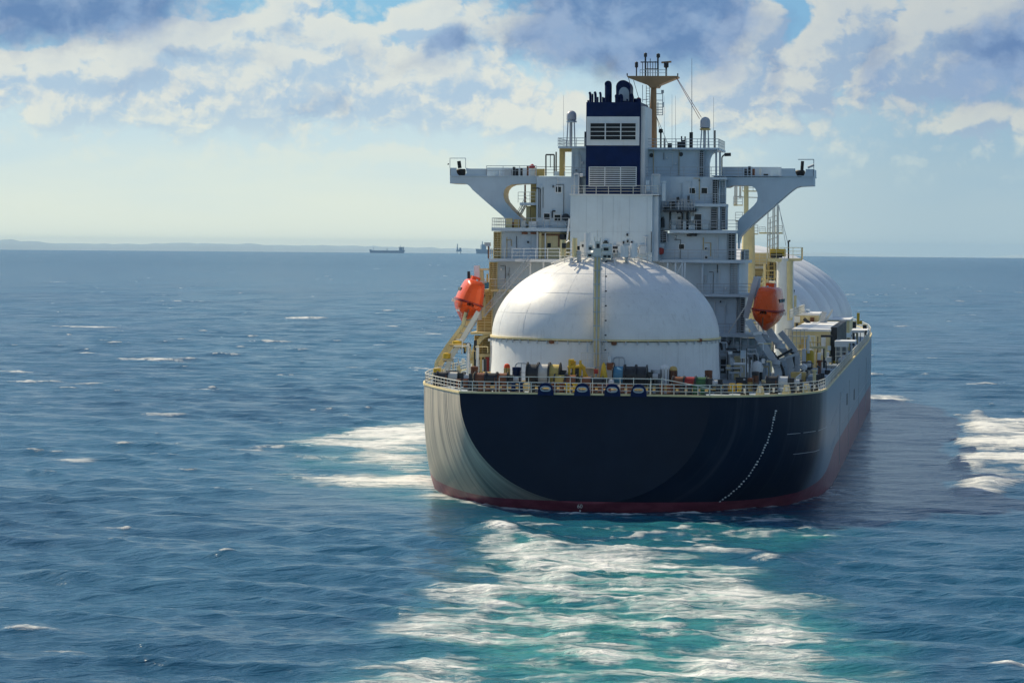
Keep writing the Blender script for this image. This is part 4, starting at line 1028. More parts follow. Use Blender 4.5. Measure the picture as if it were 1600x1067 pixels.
slab(829, 288, 837.8, 352, SW + .5, 3, 'ochre', 'wing_pillar')  # ochre stands for sunlight on the pillar
slab(822, 322, 828, 356, SW + .6, 1, 'cream', 'wing_pillar'); 
stair(at(808, 345, SW + 2), at(822, 320, SW + 2), 1.2, ship, 'rail')
MB().bar(at(820.5, 317, SH + 1), at(820.5, 289, SH + 1), .12, 6).build('wing_post', 'brown', ship)
for (x0, x1) in ((703, 838), (1112, 1271.5)):
    slab(x0, 274.6, x1, 276, SW - .15, 8, 'grey', 'wing_deck')
# wing bulwarks
bw = MB(); bw.pbox(733, 263.8, 761, 274.6, SW, .15); bw.pbox(761, 262.3, 838, 274.6, SW + 6.5, .15); bw.pbox(703, 264, 703.8, 274.6, SW, 7); bw.build('wing_bulwark', 'grey', ship)
MB().prism(poly_at([(703, 262.5), (703, 274.6), (715, 274.6)] + arc(720.6, 268, 7.4, 7.2, 240, 180, 4) + [(713, 262.5)], SW), SW, SW + .2).prism(poly_at([(727.5, 262.5), (729, 270), (726, 274.6), (733, 274.6), (733, 263.8)], SW), SW, SW + .2).build('wing_end_plate', 'grey', ship)
MB().lathe([(.05, -.75), (.45, -.7), (.6, -.2), (.62, .25), (.5, .4)], at(720.6, 269, SW + .8), 14).bar(at(718.5, 263, SW + .8), at(717, 252, SW + .8), .25, 8).build('wing_repeater', 'black', ship)
prail(703, 727.5, 262.5, 247.5, SW + .1, 'wing_railing', 'railgrey', ship, step=2.2, nr=1)
MB().bar(at(701.5, 256, SW), at(699.5, 257.5, SW), .1).build('wing_lamp', 'dark', ship)
bw = MB(); bw.pbox(1129, 262.5, 1160, 277, SW + 6.5, .15); bw.pbox(1160, 261.2, 1221, 277, SW + 6.4, .15); bw.pbox(1221, 263.5, 1241, 277, SW, .15); bw.pbox(1270.6, 264.5, 1271.5, 277, SW, 7); bw.build('wing_bulwark', 'grey', ship)
MB().prism(poly_at([(1241, 263.5), (1241, 277), (1246, 277), (1243, 270), (1242.5, 263.5)], SW), SW, SW + .2).prism(poly_at([(1271.5, 264.5), (1259, 264.5), (1258.5, 270), (1256, 275), (1252, 277), (1271.5, 277)], SW), SW, SW + .2).build('wing_end_plate', 'grey', ship)
MB().lathe([(.05, -.75), (.5, -.7), (.68, -.2), (.66, .25), (.5, .4)], at(1250, 271, SW + .8), 14).bar(at(1253, 266, SW + .8), at(1254, 252, SW + .8), .22, 8).build('wing_repeater', 'black', ship)
MB().path([at(1247, 249.5, SW + .3), at(1271.5, 249.5, SW + .3), at(1271.5, 264, SW + .3)], .07).path([at(1262, 262, SW), at(1272, 258, SW)], .16, 6).build('wing_railing', 'railgrey', ship)
prail(838, 893, 275, 261, SW + 4, 'wing_railing', 'railgrey', ship, step=2.4); prail(760, 838, 274.6, 259.5, SW - .05, 'wing_railing', 'railgrey', ship, step=2.2, nr=2); prail(1128, 1160, 277, 262, SW - .05, 'wing_railing', 'railgrey', ship, step=2.4)
for i, (r, mt) in enumerate((((801, 261, 804, 275), 'dark'), ((805.5, 264, 809, 275), 'black'), ((813, 263, 815.5, 275), 'black'), ((823, 259.5, 825, 275), 'brown'), ((829, 262, 836, 275), 'rail'), ((770, 266, 780, 275), 'grey'), ((788, 264, 799, 275), 'steel'), ((838, 264, 850, 275), 'ochre'), ((866, 268, 882, 275), 'casing'), ((1163, 264, 1167, 277), 'dark'), ((1169, 260, 1172.5, 277), 'black'), ((1175, 264, 1179, 277), 'brown'), ((1186, 263, 1189, 277), 'rail'), ((1204, 266, 1217, 277), 'casing'), ((1193, 272, 1200, 277), 'dark'))):
    MB().pbox(*r, SW + 1.2 + .05 * (i % 4), .7).build('wing_equipment', mt, ship)
MB().lathe([(.05, 0), (.45, 0), (.4, .3), (.05, .55)], at(831.5, 263, SW + 1.5), 10).build('beacon', 'red', ship)
MB().path([at(853, 275, SW + 3), at(853, 242, SW + 3), at(866, 242, SW + 3), at(866, 275, SW + 3)], .1, 6).path([at(860, 242, SW + 3), at(860, 262, SW + 3)], .06).path([at(869, 275, SW + 3), at(869, 237.5, SW + 3)], .1, 6).build('signal_gantry', 'dark', ship)
slab(874, 236, 881, 275, SH + 3, 1.2, 'ochre', 'top_deck_pillar'); slab(874, 232.2, 893, 237, SH + 3.05, 2, 'ochre', 'top_deck_eave')
MB().prism(poly_at([(1094, 234), (1122, 234), (1118, 237.5), (1112, 241), (1109, 247), (1107.5, 256), (1107.5, 277), (1094, 277)], SH + 3.2), SH + 3.2, SH + 5).build('top_deck_bracket', 'grey', ship)
shaft(1092, 237, 1100, 276, SH + 2.4, 'railgrey', .6, back='black', pitch=3)
for px in (1119, 1125): MB().bar(at(px, 277, SH + 3), at(px, 238, SH + 3), .14, 6).build('top_deck_post', 'railgrey', ship)
MB().path([at(1128, 277, SH + 3), at(1128, 246, SH + 3), at(1131, 242.5, SH + 3), at(1141, 241.8, SH + 3)], .09, 6).bar(at(1132, 242, SH + 3), at(1142, 241.6, SH + 3), .22, 6).build('floodlight_post', 'dark', ship)
for r in ((1009, 282, 1015, 289), (1010, 290, 1016, 298), (1019, 274, 1030, 303), (1031, 283, 1041, 286), (1034, 287, 1040, 314)): MB().pbox(*r, CS + 1.5, .5).build('casing_top_gear', 'casing', ship)
MB().path([at(1019, 303, CS + 1.2), at(1019, 273, CS + 1.2), at(1031, 273, CS + 1.2), at(1031, 303, CS + 1.2)], .1, 6).path([at(897, 303, CS + 1), at(897, 272, CS + 1), at(904, 272, CS + 1), at(904, 303, CS + 1)], .09, 6).bar(at(906, 274, CS + 1), at(911, 274, CS + 1), .2, 6).build('casing_top_pipe', 'steel', ship)

# ------------------------------------------------------------------ funnel
SF = 46.0
fun = MB().pbox(915.5, 160, 1000.5, 304, SF, 9).build('funnel', 'navy', ship)
MB().pbox(1000.7, 166, 1007.5, 304, SF + .5, 8.2).build('funnel_side', 'white', fun)
fp = MB().pbox(916.5, 182.5, 999, 227.5, SF - .16, .155).build('louvre_panel', 'white', fun)
def louvre(x0, y0, x1, y1, nc, nr_, st, parent, thick, mid):
    MB().pbox(x0, y0, x1, y1, st - .03, .025).build('louvre_back', 'black', parent)
    m = MB(); cw = (x1 - x0) / nc
    for c in range(nc + 1): m.pbox(x0 + c * cw - mid / 2, y0 - mid / 2, x0 + c * cw + mid / 2, y1 + mid / 2, st - .16, .12)
    rh = (y1 - y0) / nr_
    for r_ in range(nr_ + 1):
        yy = y0 + r_ * rh
        for c in range(nc): m.pbox(x0 + c * cw + mid / 2, yy - thick / 2, x0 + (c + 1) * cw - mid / 2, yy + thick / 2, st - .14, .1)
    m.build('louvre', 'white', parent)
louvre(921.5, 192.5, 994, 219, 3, 4, SF - .16, fun, .9, 1.7)
louvre(920.5, 261.5, 994, 291, 3, 9, SF, fun, 1.5, 1.3)
def hook(px, py, base, r, rpx, st, mouth, mat='navy', name='exhaust_pipe', n=14):
    p0 = at(px, base, st); p1 = at(px, py + rpx, st); R = mouth
    pts = [p0, p0.lerp(p1, .5), p1] + [Vector((p1.x, p1.y - R + R * math.cos(a), p1.z + R * math.sin(a))) for a in [math.radians(q) for q in (20, 45, 70, 90, 112)]]
    return MB().tube(pts, r, n).build(name, mat, fun)
hook(950.5, 131, 161, .46, 3.5, SF + 4, .2)
# the large uptake: rounded hood with a grille in its mouth
big = MB().prism(poly_at([(962.5, 161), (962.5, 138)] + arc(973.5, 137, 11.2, 11.5, 180, 0, 14) + [(984.7, 161)], SF + 3), SF + 3, SF + 6.5).build('uptake_hood', 'navy', fun)
MB().prism(poly_at([(967, 158), (967, 146)] + arc(975, 146, 8, 9.5, 180, 0, 12) + [(983, 158)], SF + 2.95), SF + 2.9, SF + 2.99).build('uptake_grille', 'steel', big)
hook(964.5, 151.5, 161, .30, 2.5, SF + 2, .25); hook(970.5, 151, 161, .26, 2.5, SF + 2, .25); hook(987.3, 150, 161, .22, 2, SF + 3, .25)
for px, py, r in ((922.5, 150, .17), (930.5, 149.5, .17), (938.5, 150, .15)): hook(px, py, 161, r, 2, SF + 2, .5, n=8)
for px, py in ((919, 157), (926, 147), (934, 152), (942, 152), (944.5, 153), (976, 158), (980, 155)): MB().bar(at(px, 161, SF + 2), at(px, py, SF + 2), .12, 8).build('vent_pipe', 'navy', fun)
MB().bar(at(996, 161, SF + 4), at(996, 154.5, SF + 4), .5, 14).build('silencer', 'navy', fun); MB().bar(at(998, 154.4, SF + 4), at(998, 153, SF + 4), .22, 10).build('silencer_cap', 'red', fun)

# ------------------------------------------------------------------ radar mast and aerials
SM = 56.0
mast = MB(); a, b = at(1019.5, 233, SM), at(1021.5, 132, SM); mast.bar(a, b, .62, 10, .36)
mast_o = mast.build('radar_mast', 'mast', ship)
MB().prism(poly_at([(980, 119), (1059, 119), (1059, 121), (1030, 133), (1028, 137), (1015, 137), (1012, 133), (980, 121)], SM - 1), SM - 1, SM + 1.6).build('mast_platform', 'mast', mast_o)
prail(1000, 1041, 119, 109.5, SM - .9, 'mast_railing', 'rail', mast_o, step=1, nr=2)
g = MB()
for px, y0 in ((980, 115), (1059, 115)): g.bar(at(px, 119, SM), at(px, y0, SM), .1)
for px, y0, r in ((1008.5, 87, .12), (1028, 89, .12), (1012, 98, .06), (1016, 92, .05), (1020, 98, .05), (1024, 96, .05), (1004, 98, .05)): g.bar(at(px, 119, SM), at(px, y0, SM), r, 6)
g.bar(at(1001, 97.5, SM), at(1029, 97.5, SM), .1); g.bar(at(1008, 108, SM), at(1028, 108, SM), .07)
g.build_each('mast_post', 'dark', mast_o)
MB().lathe([(.1, 0), (.25, .1), (.25, .5), (.1, .6)], at(1028.5, 91, SM), 8).lathe([(.1, 0), (.22, .1), (.22, .5), (.1, .6)], at(1008.5, 90, SM), 8).build_each('masthead_light', 'dark', mast_o)
r = MB().bar(at(1041, 119, SM), at(1041, 104, SM), .13, 6).lathe([(.1, -.4), (.32, -.3), (.32, .3), (.1, .4)], at(1041, 102, SM), 10).build('radar_post', 'dark', mast_o)
MB().bar(at(1033.5, 98.2, SM), at(1049, 97, SM), .16).build('radar_scanner', 'mast', r)
MB().bar(at(994.5, 119, SM), at(994.5, 105, SM), .09, 6).lathe([(.1, -.2), (.22, -.1), (.22, .5), (.1, .6)], at(994.5, 104, SM), 8).build('mast_lamp', 'dark', mast_o)
ladder_mb(at(1012.5, 198, SM), at(1012.5, 134, SM), .45, r=.05).build('ladder', 'dark', mast_o)
m = MB()
for px in (1028, 1035.5): m.bar(at(px, 180, SM), at(px, 146 if px > 1030 else 160, SM), .07)
for py in (147, 157, 163, 168, 172, 176, 180): m.bar(at(1026, py, SM), at(1036, py, SM), .06)
m.pbox(1033, 141, 1037, 146, SM, .3); m.pbox(1035, 160, 1037, 168, SM, .3)
m.bar(at(1004, 156, SM), at(1012, 156, SM), .06); m.bar(at(1004, 133, SM), at(1004, 160, SM), .05)
m.build('mast_frame', 'railgrey', mast_o)
st = MB()
for a_, b_ in (((1026, 183, SM), (1046, 231, SM)), ((1026, 183, SM), (1033, 212, SM)), ((982, 122, SM), (1002, 196, SM + 3)), ((990, 126, SM), (998, 154, SF + 4))): st.bar(at(*a_), at(*b_), .04)
st.build('mast_stay', 'dark', mast_o)
st = MB()
for a_, b_ in (((1056, 121, SM), (1093, 186, SH + 6)), ((1057, 121, SM), (1096, 184, SH + 6))): st.bar(at(*a_), at(*b_), .035)
st.build('signal_halyard', 'red', mast_o)
MB().bar(at(1013.5, 233, SM), at(1016.5, 180, SM), .13, 6).build('mast_pipe', 'orange', mast_o)
for i, (px, y0, y1, r_) in enumerate(((1081, 231, 92, .06), (1050, 231, 148, .03), (1055.5, 231, 150, .03), (1115, 231, 152, .035), (880.5, 229, 149, .03), (1038, 231, 150, .025))):
    MB().bar(at(px, y0, SH + 5), at(px, y1, SH + 5), r_, 6, r_ * .5).build('whip_aerial', 'railgrey', ship)
MB().bar(at(1079.8, 231, SH + 5), at(1080, 207, SH + 5), .24, 10).build('aerial_base', 'dark', ship)
for px, y0, w_ in ((1032.5, 205, .12), (1038, 216, .1), (1065, 213, .1), (1070.5, 213.5, .1), (1117, 204, .12)): MB().bar(at(px, 231, SH + 4), at(px, y0, SH + 4), w_, 6).build('top_deck_post', 'dark', ship)
MB().lathe([(.05, -.3), (.28, -.2), (.28, .2), (.05, .3)], at(1032.5, 205, SH + 4), 10).build('top_deck_lamp', 'black', ship)
for r in ((1043, 224, 1049, 231), (1058, 222, 1065, 231), (1066, 219, 1070, 231), (913, 206, 916, 229)): MB().pbox(*r, SH + 5, .8).build('top_deck_box', 'dark', ship)
def radome(px, ytop, ymid, ybase, st, label):
    b = at(px, ybase, st); t = thing('satellite_dome', label, 'satellite dome', b, 'white radomes on the top deck')
    zt = at(px, ytop, st).z; zm = at(px, ymid, st).z; R = 7.9 * (CAM - b).length / F
    pr = [(R * .75, zm - b.z)] + [(R, zm + .12 - b.z), (R, zt - R - b.z)] + [(max(.02, R * math.cos(math.radians(q))), zt - R - b.z + R * math.sin(math.radians(q))) for q in range(10, 91, 10)]
    MB().lathe(pr, b, 20).build('radome', 'dome', t)
    MB().bar((b.x, b.y, zm - .22), (b.x, b.y, zm - .01), R * 1.05, 18).build('dome_flange', 'ochre' if px > 1000 else 'grey', t)
    m = MB()
    for dx, dy in ((-.55, -.4), (.55, -.4), (0, .55)): m.bar((b.x + dx, b.y + dy, b.z), (b.x + dx * .75, b.y + dy * .75, zm - .2), .09, 6)
    m.bar((b.x - .1, b.y, b.z), (b.x - .1, b.y, zm - .2), .16, 8)
    m.build_each('dome_leg', 'steel', t)
radome(892.5, 173, 189, 230, SH + 4, 'grey satellite dome on legs beside the funnel, over the port rail')
radome(1101.5, 183, 201, 232, SH + 4, 'grey satellite dome with an ochre flange near the tall whip aerial')
# smoke drifting from the uptakes
def smoke():
    m = bpy.data.materials.new('funnel_smoke'); m.use_nodes = True; t = NT(m.node_tree)
    p = t.n('ShaderNodeTexCoord').outputs['Object']; x, y, z = t.xyz(p)
    r = t.n('ShaderNodeVectorMath', operation='LENGTH'); t.put(r.inputs[0], t.mul(p, (1 / 2.4, 1 / 2.4, 1 / 3.4)))
    d = t.m('MULTIPLY', t.smooth(r.outputs['Value'], 0.2, 1.0, 1.0, 0.0), t.smooth(t.noise(p, .6, 3.0), .35, .65))
    v = t.n('ShaderNodeVolumePrincipled'); v.inputs['Color'].default_value = (.35, .32, .3, 1); t.put(v.inputs['Density'], t.m('MULTIPLY', d, 0.16))
    o = t.n('ShaderNodeOutputMaterial'); t.t.links.new(v.outputs[0], o.inputs[1])
    c = at(948, 108, SF + 4); pr = [(max(.02, 2.5 * math.cos(math.radians(q))), 3.5 * math.sin(math.radians(q))) for q in range(-90, 91, 15)]
    s_ = MB().lathe(pr, (0, 0, 0), 16).build('smoke', m); s_.location = c; s_.rotation_euler = (0, .35, 0); tag(s_, kind='stuff')
smoke()
# ------------------------------------------------------------------ tank covers forward: one long ribbed shell
def ribbed_cover():
    vs = []; fs = []; n = 48; prof = []
    seg = [(112, 17.6), (125, 19.4), (139, 20.7), (153, 21.7), (167, 22.4), (181, 22.9), (195, 22.9), (208, 21.5)]
    prof.append((106, 6.0)); prof.append((107.5, 13.2))
    for (s0, w0), (s1, w1) in zip(seg[:-1], seg[1:]):
        for i in range(12):
            u = .5 - .5 * math.cos(math.pi * i / 12); prof.append((s0 + (s1 - s0) * u, w0 + (w1 - w0) * u - 1.9 + 1.9 * math.sqrt(max(0, 1 - (2 * u - 1) ** 2))))
    prof += [(210, 17.0), (212, 9.0), (213, .5)]
    z0 = 16.6
    for s, wd in prof:
        h = 13.9 * wd / 22.9
        vs.append((wd * 1.0, s, 13.1))
        for k in range(n + 1):
            t = math.pi * k / n; vs.append((wd * math.cos(t), s, z0 + h * math.sin(t)))
        vs.append((-wd, s, 13.1))
    m = n + 3
    for i in range(len(prof) - 1):
        for k in range(m - 1): fs.append((i * m + k, i * m + k + 1, (i + 1) * m + k + 1, (i + 1) * m + k))
    o = MB().add([(x * (1 if x > 0 else .93), y, z) for x, y, z in vs], fs, True).build('ribbed_tank_cover', 'tank', ship)
ribbed_cover()

# ------------------------------------------------------------------ port side working decks under the lifeboat
ar = MB()
ar.prism(poly_at([(733, 592), (735, 556), (741, 536), (752, 524), (766, 519), (788, 518), (788, 523), (768, 524), (756, 529), (747, 540), (742, 556), (740, 592)], 44), 44, 45).build('deck_arch', 'cream', ship)
slab(735, 519, 770, 522.5, 43.5, 4, 'cream', 'side_deck'); slab(733, 553, 766, 558, 43.6, 3, 'cream', 'side_deck')
shaft(741, 524, 766, 553, 45.5, 'cream', .8, 'ochre', 4); shaft(745, 478, 769, 519, 46, 'cream', .8, 'ochre', 4); shaft(738, 558, 757, 592, 46, 'cream', .8, 'dark', 5)
slab(766, 522, 768.5, 590, 42, .5, 'white', 'pillar'); slab(768, 523, 783, 585, 43, .3, 'white', 'side_panel')
slab(758, 558, 764, 580, 43.4, .4, 'red', 'fire_locker'); slab(749, 562, 756, 580, 43.4, .4, 'white', 'locker')
prail(736, 768, 519, 503, 43.4, 'walkway_railing', 'cream', ship, step=1.0)
MB().path([at(763, 404, SH - .6), at(763, 381, SH - .6), at(757, 380, SH - .6)], .09, 6).build('lamp_arm', 'brown', ship); MB().pbox(757.5, 379, 766, 385, SH - .8, .5).build('lamp_box', 'steel', ship)
for px, y0, y1 in ((736, 430, 450), (761, 428, 450), (765, 440, 460)): slab(px - 1, y0, px + 1, y1, 46, .4, 'ochre', 'pillar')

# ------------------------------------------------------------------ lifeboats and davits
def lifeboat(c, sc, roll, label, yaw=0.0, stripe=True):
    t = thing('lifeboat', label, 'lifeboat', c, 'enclosed orange lifeboats')
    t.rotation_euler = (0, roll, yaw)
    def sm_(p):
        r = []
        for (a, b) in zip(p[:-1], p[1:]): r += [(a[0] * .75 + b[0] * .25, a[1] * .75 + b[1] * .25), (a[0] * .25 + b[0] * .75, a[1] * .25 + b[1] * .75)]
        return [p[0]] + r + [p[-1]]
    secs = [(-4.3, .25, 1.9), (-4.15, .62, 1.2), (-3.6, .88, .5), (-2.4, .99, .12), (0, 1.0, 0), (2.2, .95, .15), (3.3, .75, .6), (4.0, .40, 1.2), (4.35, .05, 1.8)]
    def loft(ring, name, mat, par):
        vs = []; fs = []; m_ = None
        for y, f, lift in secs:
            pts = sm_(ring(f, lift)) if name != 'fender' else ring(f, lift); m_ = len(pts)
            for x, z in pts: vs.append((c.x + x * sc, c.y + y * sc, c.z + z * sc * 1.14))
        for i in range(len(secs) - 1):
            for k in range(m_ - 1): fs.append((i * m_ + k, i * m_ + k + 1, (i + 1) * m_ + k + 1, (i + 1) * m_ + k))
        fs.append(tuple(range(m_))); fs.append(tuple(range(len(vs) - m_, len(vs)))[::-1])
        return MB().add(vs, fs, True).build(name, mat, par)
    G = 2.15
    loft(lambda f, l: [(0, l), (-.45 * f, l + .25 * (1 - f) + .35), (-1.1 * f, max(l + .3, 1.05)), (-1.55 * f, 1.75), (-1.66 * f, G), (1.66 * f, G), (1.55 * f, 1.75), (1.1 * f, max(l + .3, 1.05)), (.45 * f, l + .25 * (1 - f) + .35), (0, l)], 'hull', 'orange', t)
    loft(lambda f, l: [(-1.72 * f, G - .02), (-1.74 * f, G + .16), (1.74 * f, G + .16), (1.72 * f, G - .02)], 'fender', 'red', t)
    can = loft(lambda f, l: [(-1.58 * f, G + .15), (-1.5 * f, G + .8), (-1.2 * f, G + 2.0 * (.55 + .45 * f)), (-1.05 * f, G + 2.35 * (.5 + .5 * f)), (-.6 * f, G + 2.5 * (.5 + .5 * f)), (.6 * f, G + 2.5 * (.5 + .5 * f)), (1.05 * f, G + 2.35 * (.5 + .5 * f)), (1.2 * f, G + 2.0 * (.55 + .45 * f)), (1.5 * f, G + .8), (1.58 * f, G + .15)], 'canopy', 'orange', t)
    pt = MB(); k = sc
    def lb(x0, x1, y0, y1, z0, z1, name, mat): return MB().box(c.x + x0 * k, c.x + x1 * k, c.y + y0 * k, c.y + y1 * k, c.z + z0 * k * 1.14, c.z + z1 * k * 1.14).build(name, mat, t)
    lb(-.55, .45, -3.42, -3.2, G + .75, G + 1.35, 'hatch', 'dark'); lb(-.62, .52, -3.40, -3.1, G + .68, G + 1.42, 'hatch_frame', 'steel')
    for y in (-1.8, -.6, .6, 1.8): lb(1.33, 1.52, y - .25, y + .25, G + .95, G + 1.3, 'side_window', 'glass'); lb(-1.52, -1.33, y - .25, y + .25, G + .95, G + 1.3, 'side_window', 'glass')
    lb(-.5, .5, -1, .6, G + 2.4, G + 2.85, 'cockpit', 'orange'); lb(-1.15, -.75, -3.3, -3.12, G + 1.5, G + 1.75, 'reflective_tape', 'white'); lb(.75, 1.15, -3.3, -3.12, G + 1.5, G + 1.75, 'reflective_tape', 'white'); lb(-1.35, -.95, -3.55, -3.3, .95, 1.15, 'reflective_tape', 'white')
    for sx in (-1, 1):
        g_ = MB(); pts = [(c.x + sx * 1.76 * k, c.y + (-3 + .75 * i) * k, c.z + (G - .05 - (.35 if i % 2 else 0)) * k * 1.14) for i in range(9)]; g_.path(pts, .035).build('grab_line', 'rail', t)
    lb(-.06, .06, -4.28, -3.2, .55, 1.5, 'rudder', 'brown'); lb(-.1, .1, -3.05, -2.8, G + 2.05, G + 2.6, 'lifting_hook', 'steel'); lb(-.1, .1, 2.6, 2.85, G + 1.9, G + 2.5, 'lifting_hook', 'steel')
    return t
c1 = at(722, 503, 42); lifeboat(c1, 1.06, math.radians(17), 'sunlit orange lifeboat hung over the port quarter above the open sea', 0.25)
c2 = at(1198, 517, 42); lifeboat(c2, 1.06, math.radians(5), 'dark red-orange lifeboat in the shade, before the ribbed white tank cover', -0.08)
def beam(name, pts, wx, st, depth, mat, par):
    q = [at(x, y, st) for x, y in pts]; m = MB()
    for a, b in zip(q[:-1], q[1:]):
        d = (b - a).normalized(); nrm = Vector((-d.z, 0, d.x)) * wx
        m.hexa([a - nrm, a + nrm, a + nrm + Vector((0, depth, 0)), a - nrm + Vector((0, depth, 0)), b - nrm, b + nrm, b + nrm + Vector((0, depth, 0)), b - nrm + Vector((0, depth, 0))])
    return m.build(name, mat, par)
dv = thing('lifeboat_davit', 'cream davit with inclined launching rails beside the sunlit lifeboat', 'davit', at(700, 592, 38), 'lifeboat davits')
beam('launch_rail', [(728, 488), (723, 508), (699, 540), (682, 566), (678, 600)], .22, 38, .5, 'cream', dv)
beam('launch_rail', [(738, 492), (718, 521), (697, 552), (676, 590)], .32, 40, .6, 'cream', dv)
beam('launch_rail', [(747, 487), (737, 505), (722, 530), (703, 560), (694, 592)], .28, 37, .5, 'rail', dv)
beam('launch_channel', [(740, 493), (728, 511), (708, 541)], .75, 41.5, .4, 'steel', dv)
for i in range(9): 
    u = i / 8; MB().bar(at(729 - 50 * u, 500 + 82 * u, 38.6), at(742 - 43 * u, 500 + 82 * u, 37.4), .09).build('rail_tie', 'steel', dv)
beam('davit_post', [(744.5, 415), (747.5, 500)], .34, 44, .7, 'white', dv); beam('davit_post', [(751, 420), (756, 497)], .26, 44.5, .6, 'cream', dv)
beam('davit_beam', [(742, 421), (763, 421)], .12, 44.2, .5, 'cream', dv); beam('davit_beam', [(733, 438), (760, 441)], .12, 44.2, .5, 'rail', dv)
MB().bar(at(732.5, 446, 44), at(732.5, 424, 44), .2, 8).build('davit_lamp', 'dark', dv); MB().pbox(730, 436, 737, 447, 44.3, .6).build('davit_winch', 'brown', dv); MB().pbox(757, 441, 763, 451, 45, .5).build('winch_cover', 'ropeb', dv)
MB().lathe([(.1, -.4), (.6, -.3), (.6, .3), (.1, .4)], at(714, 537, 37), 10).lathe([(.1, -.4), (.5, -.3), (.5, .3), (.1, .4)], at(698, 556, 36.8), 10).build_each('sheave', 'yellow', dv)
dv = thing('lifeboat_davit', 'steel grey davit of twin crooked arms under the shaded red lifeboat', 'davit', at(1225, 596, 38), 'lifeboat davits')
beam('launch_rail', [(1169, 500), (1177, 515), (1207, 560), (1214, 575), (1218.5, 602)], .42, 36.5, .6, 'steel', dv)
beam('launch_rail', [(1176, 512), (1190, 530), (1216, 562), (1224, 580), (1226, 602)], .16, 38, .4, 'dark', dv)
beam('launch_rail', [(1201, 515), (1215, 537), (1231, 555), (1236, 575), (1236, 600)], .40, 41, .6, 'steel', dv)
beam('launch_rail', [(1219, 519), (1232, 535), (1243, 550), (1246, 570), (1243, 594)], .38, 44, .6, 'steel', dv)
beam('launch_rail', [(1209, 522), (1226, 548), (1240, 552), (1240, 596)], .14, 42.4, .3, 'dark', dv)
beam('davit_post', [(1182, 433), (1165, 497)], .34, 43, .6, 'steel', dv); beam('davit_post', [(1186, 432), (1180, 480)], .26, 44, .5, 'grey', dv)
beam('davit_arm', [(1183, 488), (1194, 521)], .12, 39.5, .2, 'white', dv)
beam('davit_beam', [(1188, 526), (1222, 535)], .2, 39, .6, 'steel', dv); beam('davit_beam', [(1177, 522), (1190, 520)], .18, 36.4, .4, 'white', dv); beam('davit_beam', [(1205, 564), (1238, 546)], .16, 40, .5, 'dark', dv); beam('davit_beam', [(1216, 563), (1246, 553)], .16, 39, .5, 'steel', dv)
for i in range(8):
    u = i / 7; MB().bar(at(1182 + 34 * u, 522 + 52 * u, 37), at(1192 + 34 * u, 522 + 52 * u, 40), .08).build('rail_tie', 'dark', dv)
MB().lathe([(.1, -.4), (.65, -.3), (.65, .3), (.1, .4)], at(1219, 541, 38.6), 12).lathe([(.1, -.35), (.5, -.25), (.5, .25), (.1, .35)], at(1213, 566, 36), 10).build_each('sheave', 'steel', dv)
beam('davit_stay', [(1165, 478), (1138, 520)], .07, 43, .2, 'rail', dv)

# starboard working decks between the tank and the davit
sf = MB()
for px in (1123, 1135, 1146, 1157, 1168, 1180, 1192): sf.pbox(px - .7, 527, px + .7, 600, 43, .3)
for py in (540, 557, 571): sf.pbox(1121, py - .8, 1200, py + .8, 43.1, .25)
sf.build('deck_frame', 'railgrey', ship)
slab(1120, 553, 1200, 556.5, 43.4, 4, 'grey', 'side_deck'); MB().pbox(1118, 528, 1205, 600, 47.4, .3).build('shadowed_wall', 'casing', ship)
for i, r in enumerate(((1126, 562, 1134, 583), (1138, 560, 1144, 590), (1149, 534, 1155, 550), (1128, 532, 1133, 548), (1172, 566, 1186, 592), (1160, 530, 1170, 551))): MB().pbox(*r, 45.5, 1.2).build('deck_locker', ('dark', 'grey', 'casing', 'grey', 'black', 'casing')[i], ship)
MB().tube([at(1121, 531, 42), at(1132, 533, 42), at(1140, 538, 42), at(1141, 531, 42)], .2, 8).tube([at(1121, 530, 42.4), at(1126, 534, 42.4), at(1128, 547, 42.4)], .16, 8).build('side_pipe', 'dark', ship)
m = MB()
for x in (1158, 1161, 1164, 1167): m.pbox(x - .5, 560, x + .5, 593, 36, .3)
m.pbox(1156.5, 558, 1169, 560, 36, .4); m.pbox(1156.5, 592, 1169, 593.5, 36, .4); m.build('vent_grating', 'white', ship)
MB().pbox(1157, 548, 1167, 558, 36.2, 1).build('vent_trunk', 'casing', ship); MB().lathe([(.7, 0), (.8, .6), (.5, 1.2), (.02, 1.4)], at(1183, 581, 36), 14).build('mushroom_cowl', 'white', ship)

# ------------------------------------------------------------------ cargo gear forward of the house
crane = thing('deck_crane', 'cream crane with railed cab platform and slender upright jib beside the deckhouse', 'crane', at(1226, 500, 78))
q0, q1 = at(1226, 500, 78), at(1226, 404, 78)
MB().lathe([(1.45, 13.2 - q0.z), (1.3, 1), (1.1, q1.z - q0.z)], q0, 24).build('pedestal', 'white', crane)
MB().bar(at(1234, 500, 77), at(1234, 408, 77), .42, 12).build('service_column', 'cream', crane)
MB().prism(poly_at([(1199, 404), (1253, 404), (1250, 408), (1206, 409.5), (1201, 408)], 77), 77, 81).build('platform', 'cream', crane)
prail(1200, 1252, 404, 387, 77.1, 'railing', 'cream', crane, step=1.1, side=3.5)
MB().pbox(1203, 389, 1227, 401, 78.5, 1.5).build('machinery_box', 'yellow', crane); MB().pbox(1204, 396, 1222, 403, 78, .5).build('winch', 'dark', crane)
j = MB()
for px, y0 in ((1199, 330), (1202.5, 342), (1207, 322), (1209.5, 320), (1214.5, 318), (1216, 322)): j.bar(at(px, 404, 79), at(px + (1 if px < 1210 else 0), y0, 79), .1, 6)
for py in (336, 344, 352, 362, 370, 380): j.bar(at(1199, py + 6, 79), at(1216, py, 79), .07)
j.build('jib', 'rail', crane)
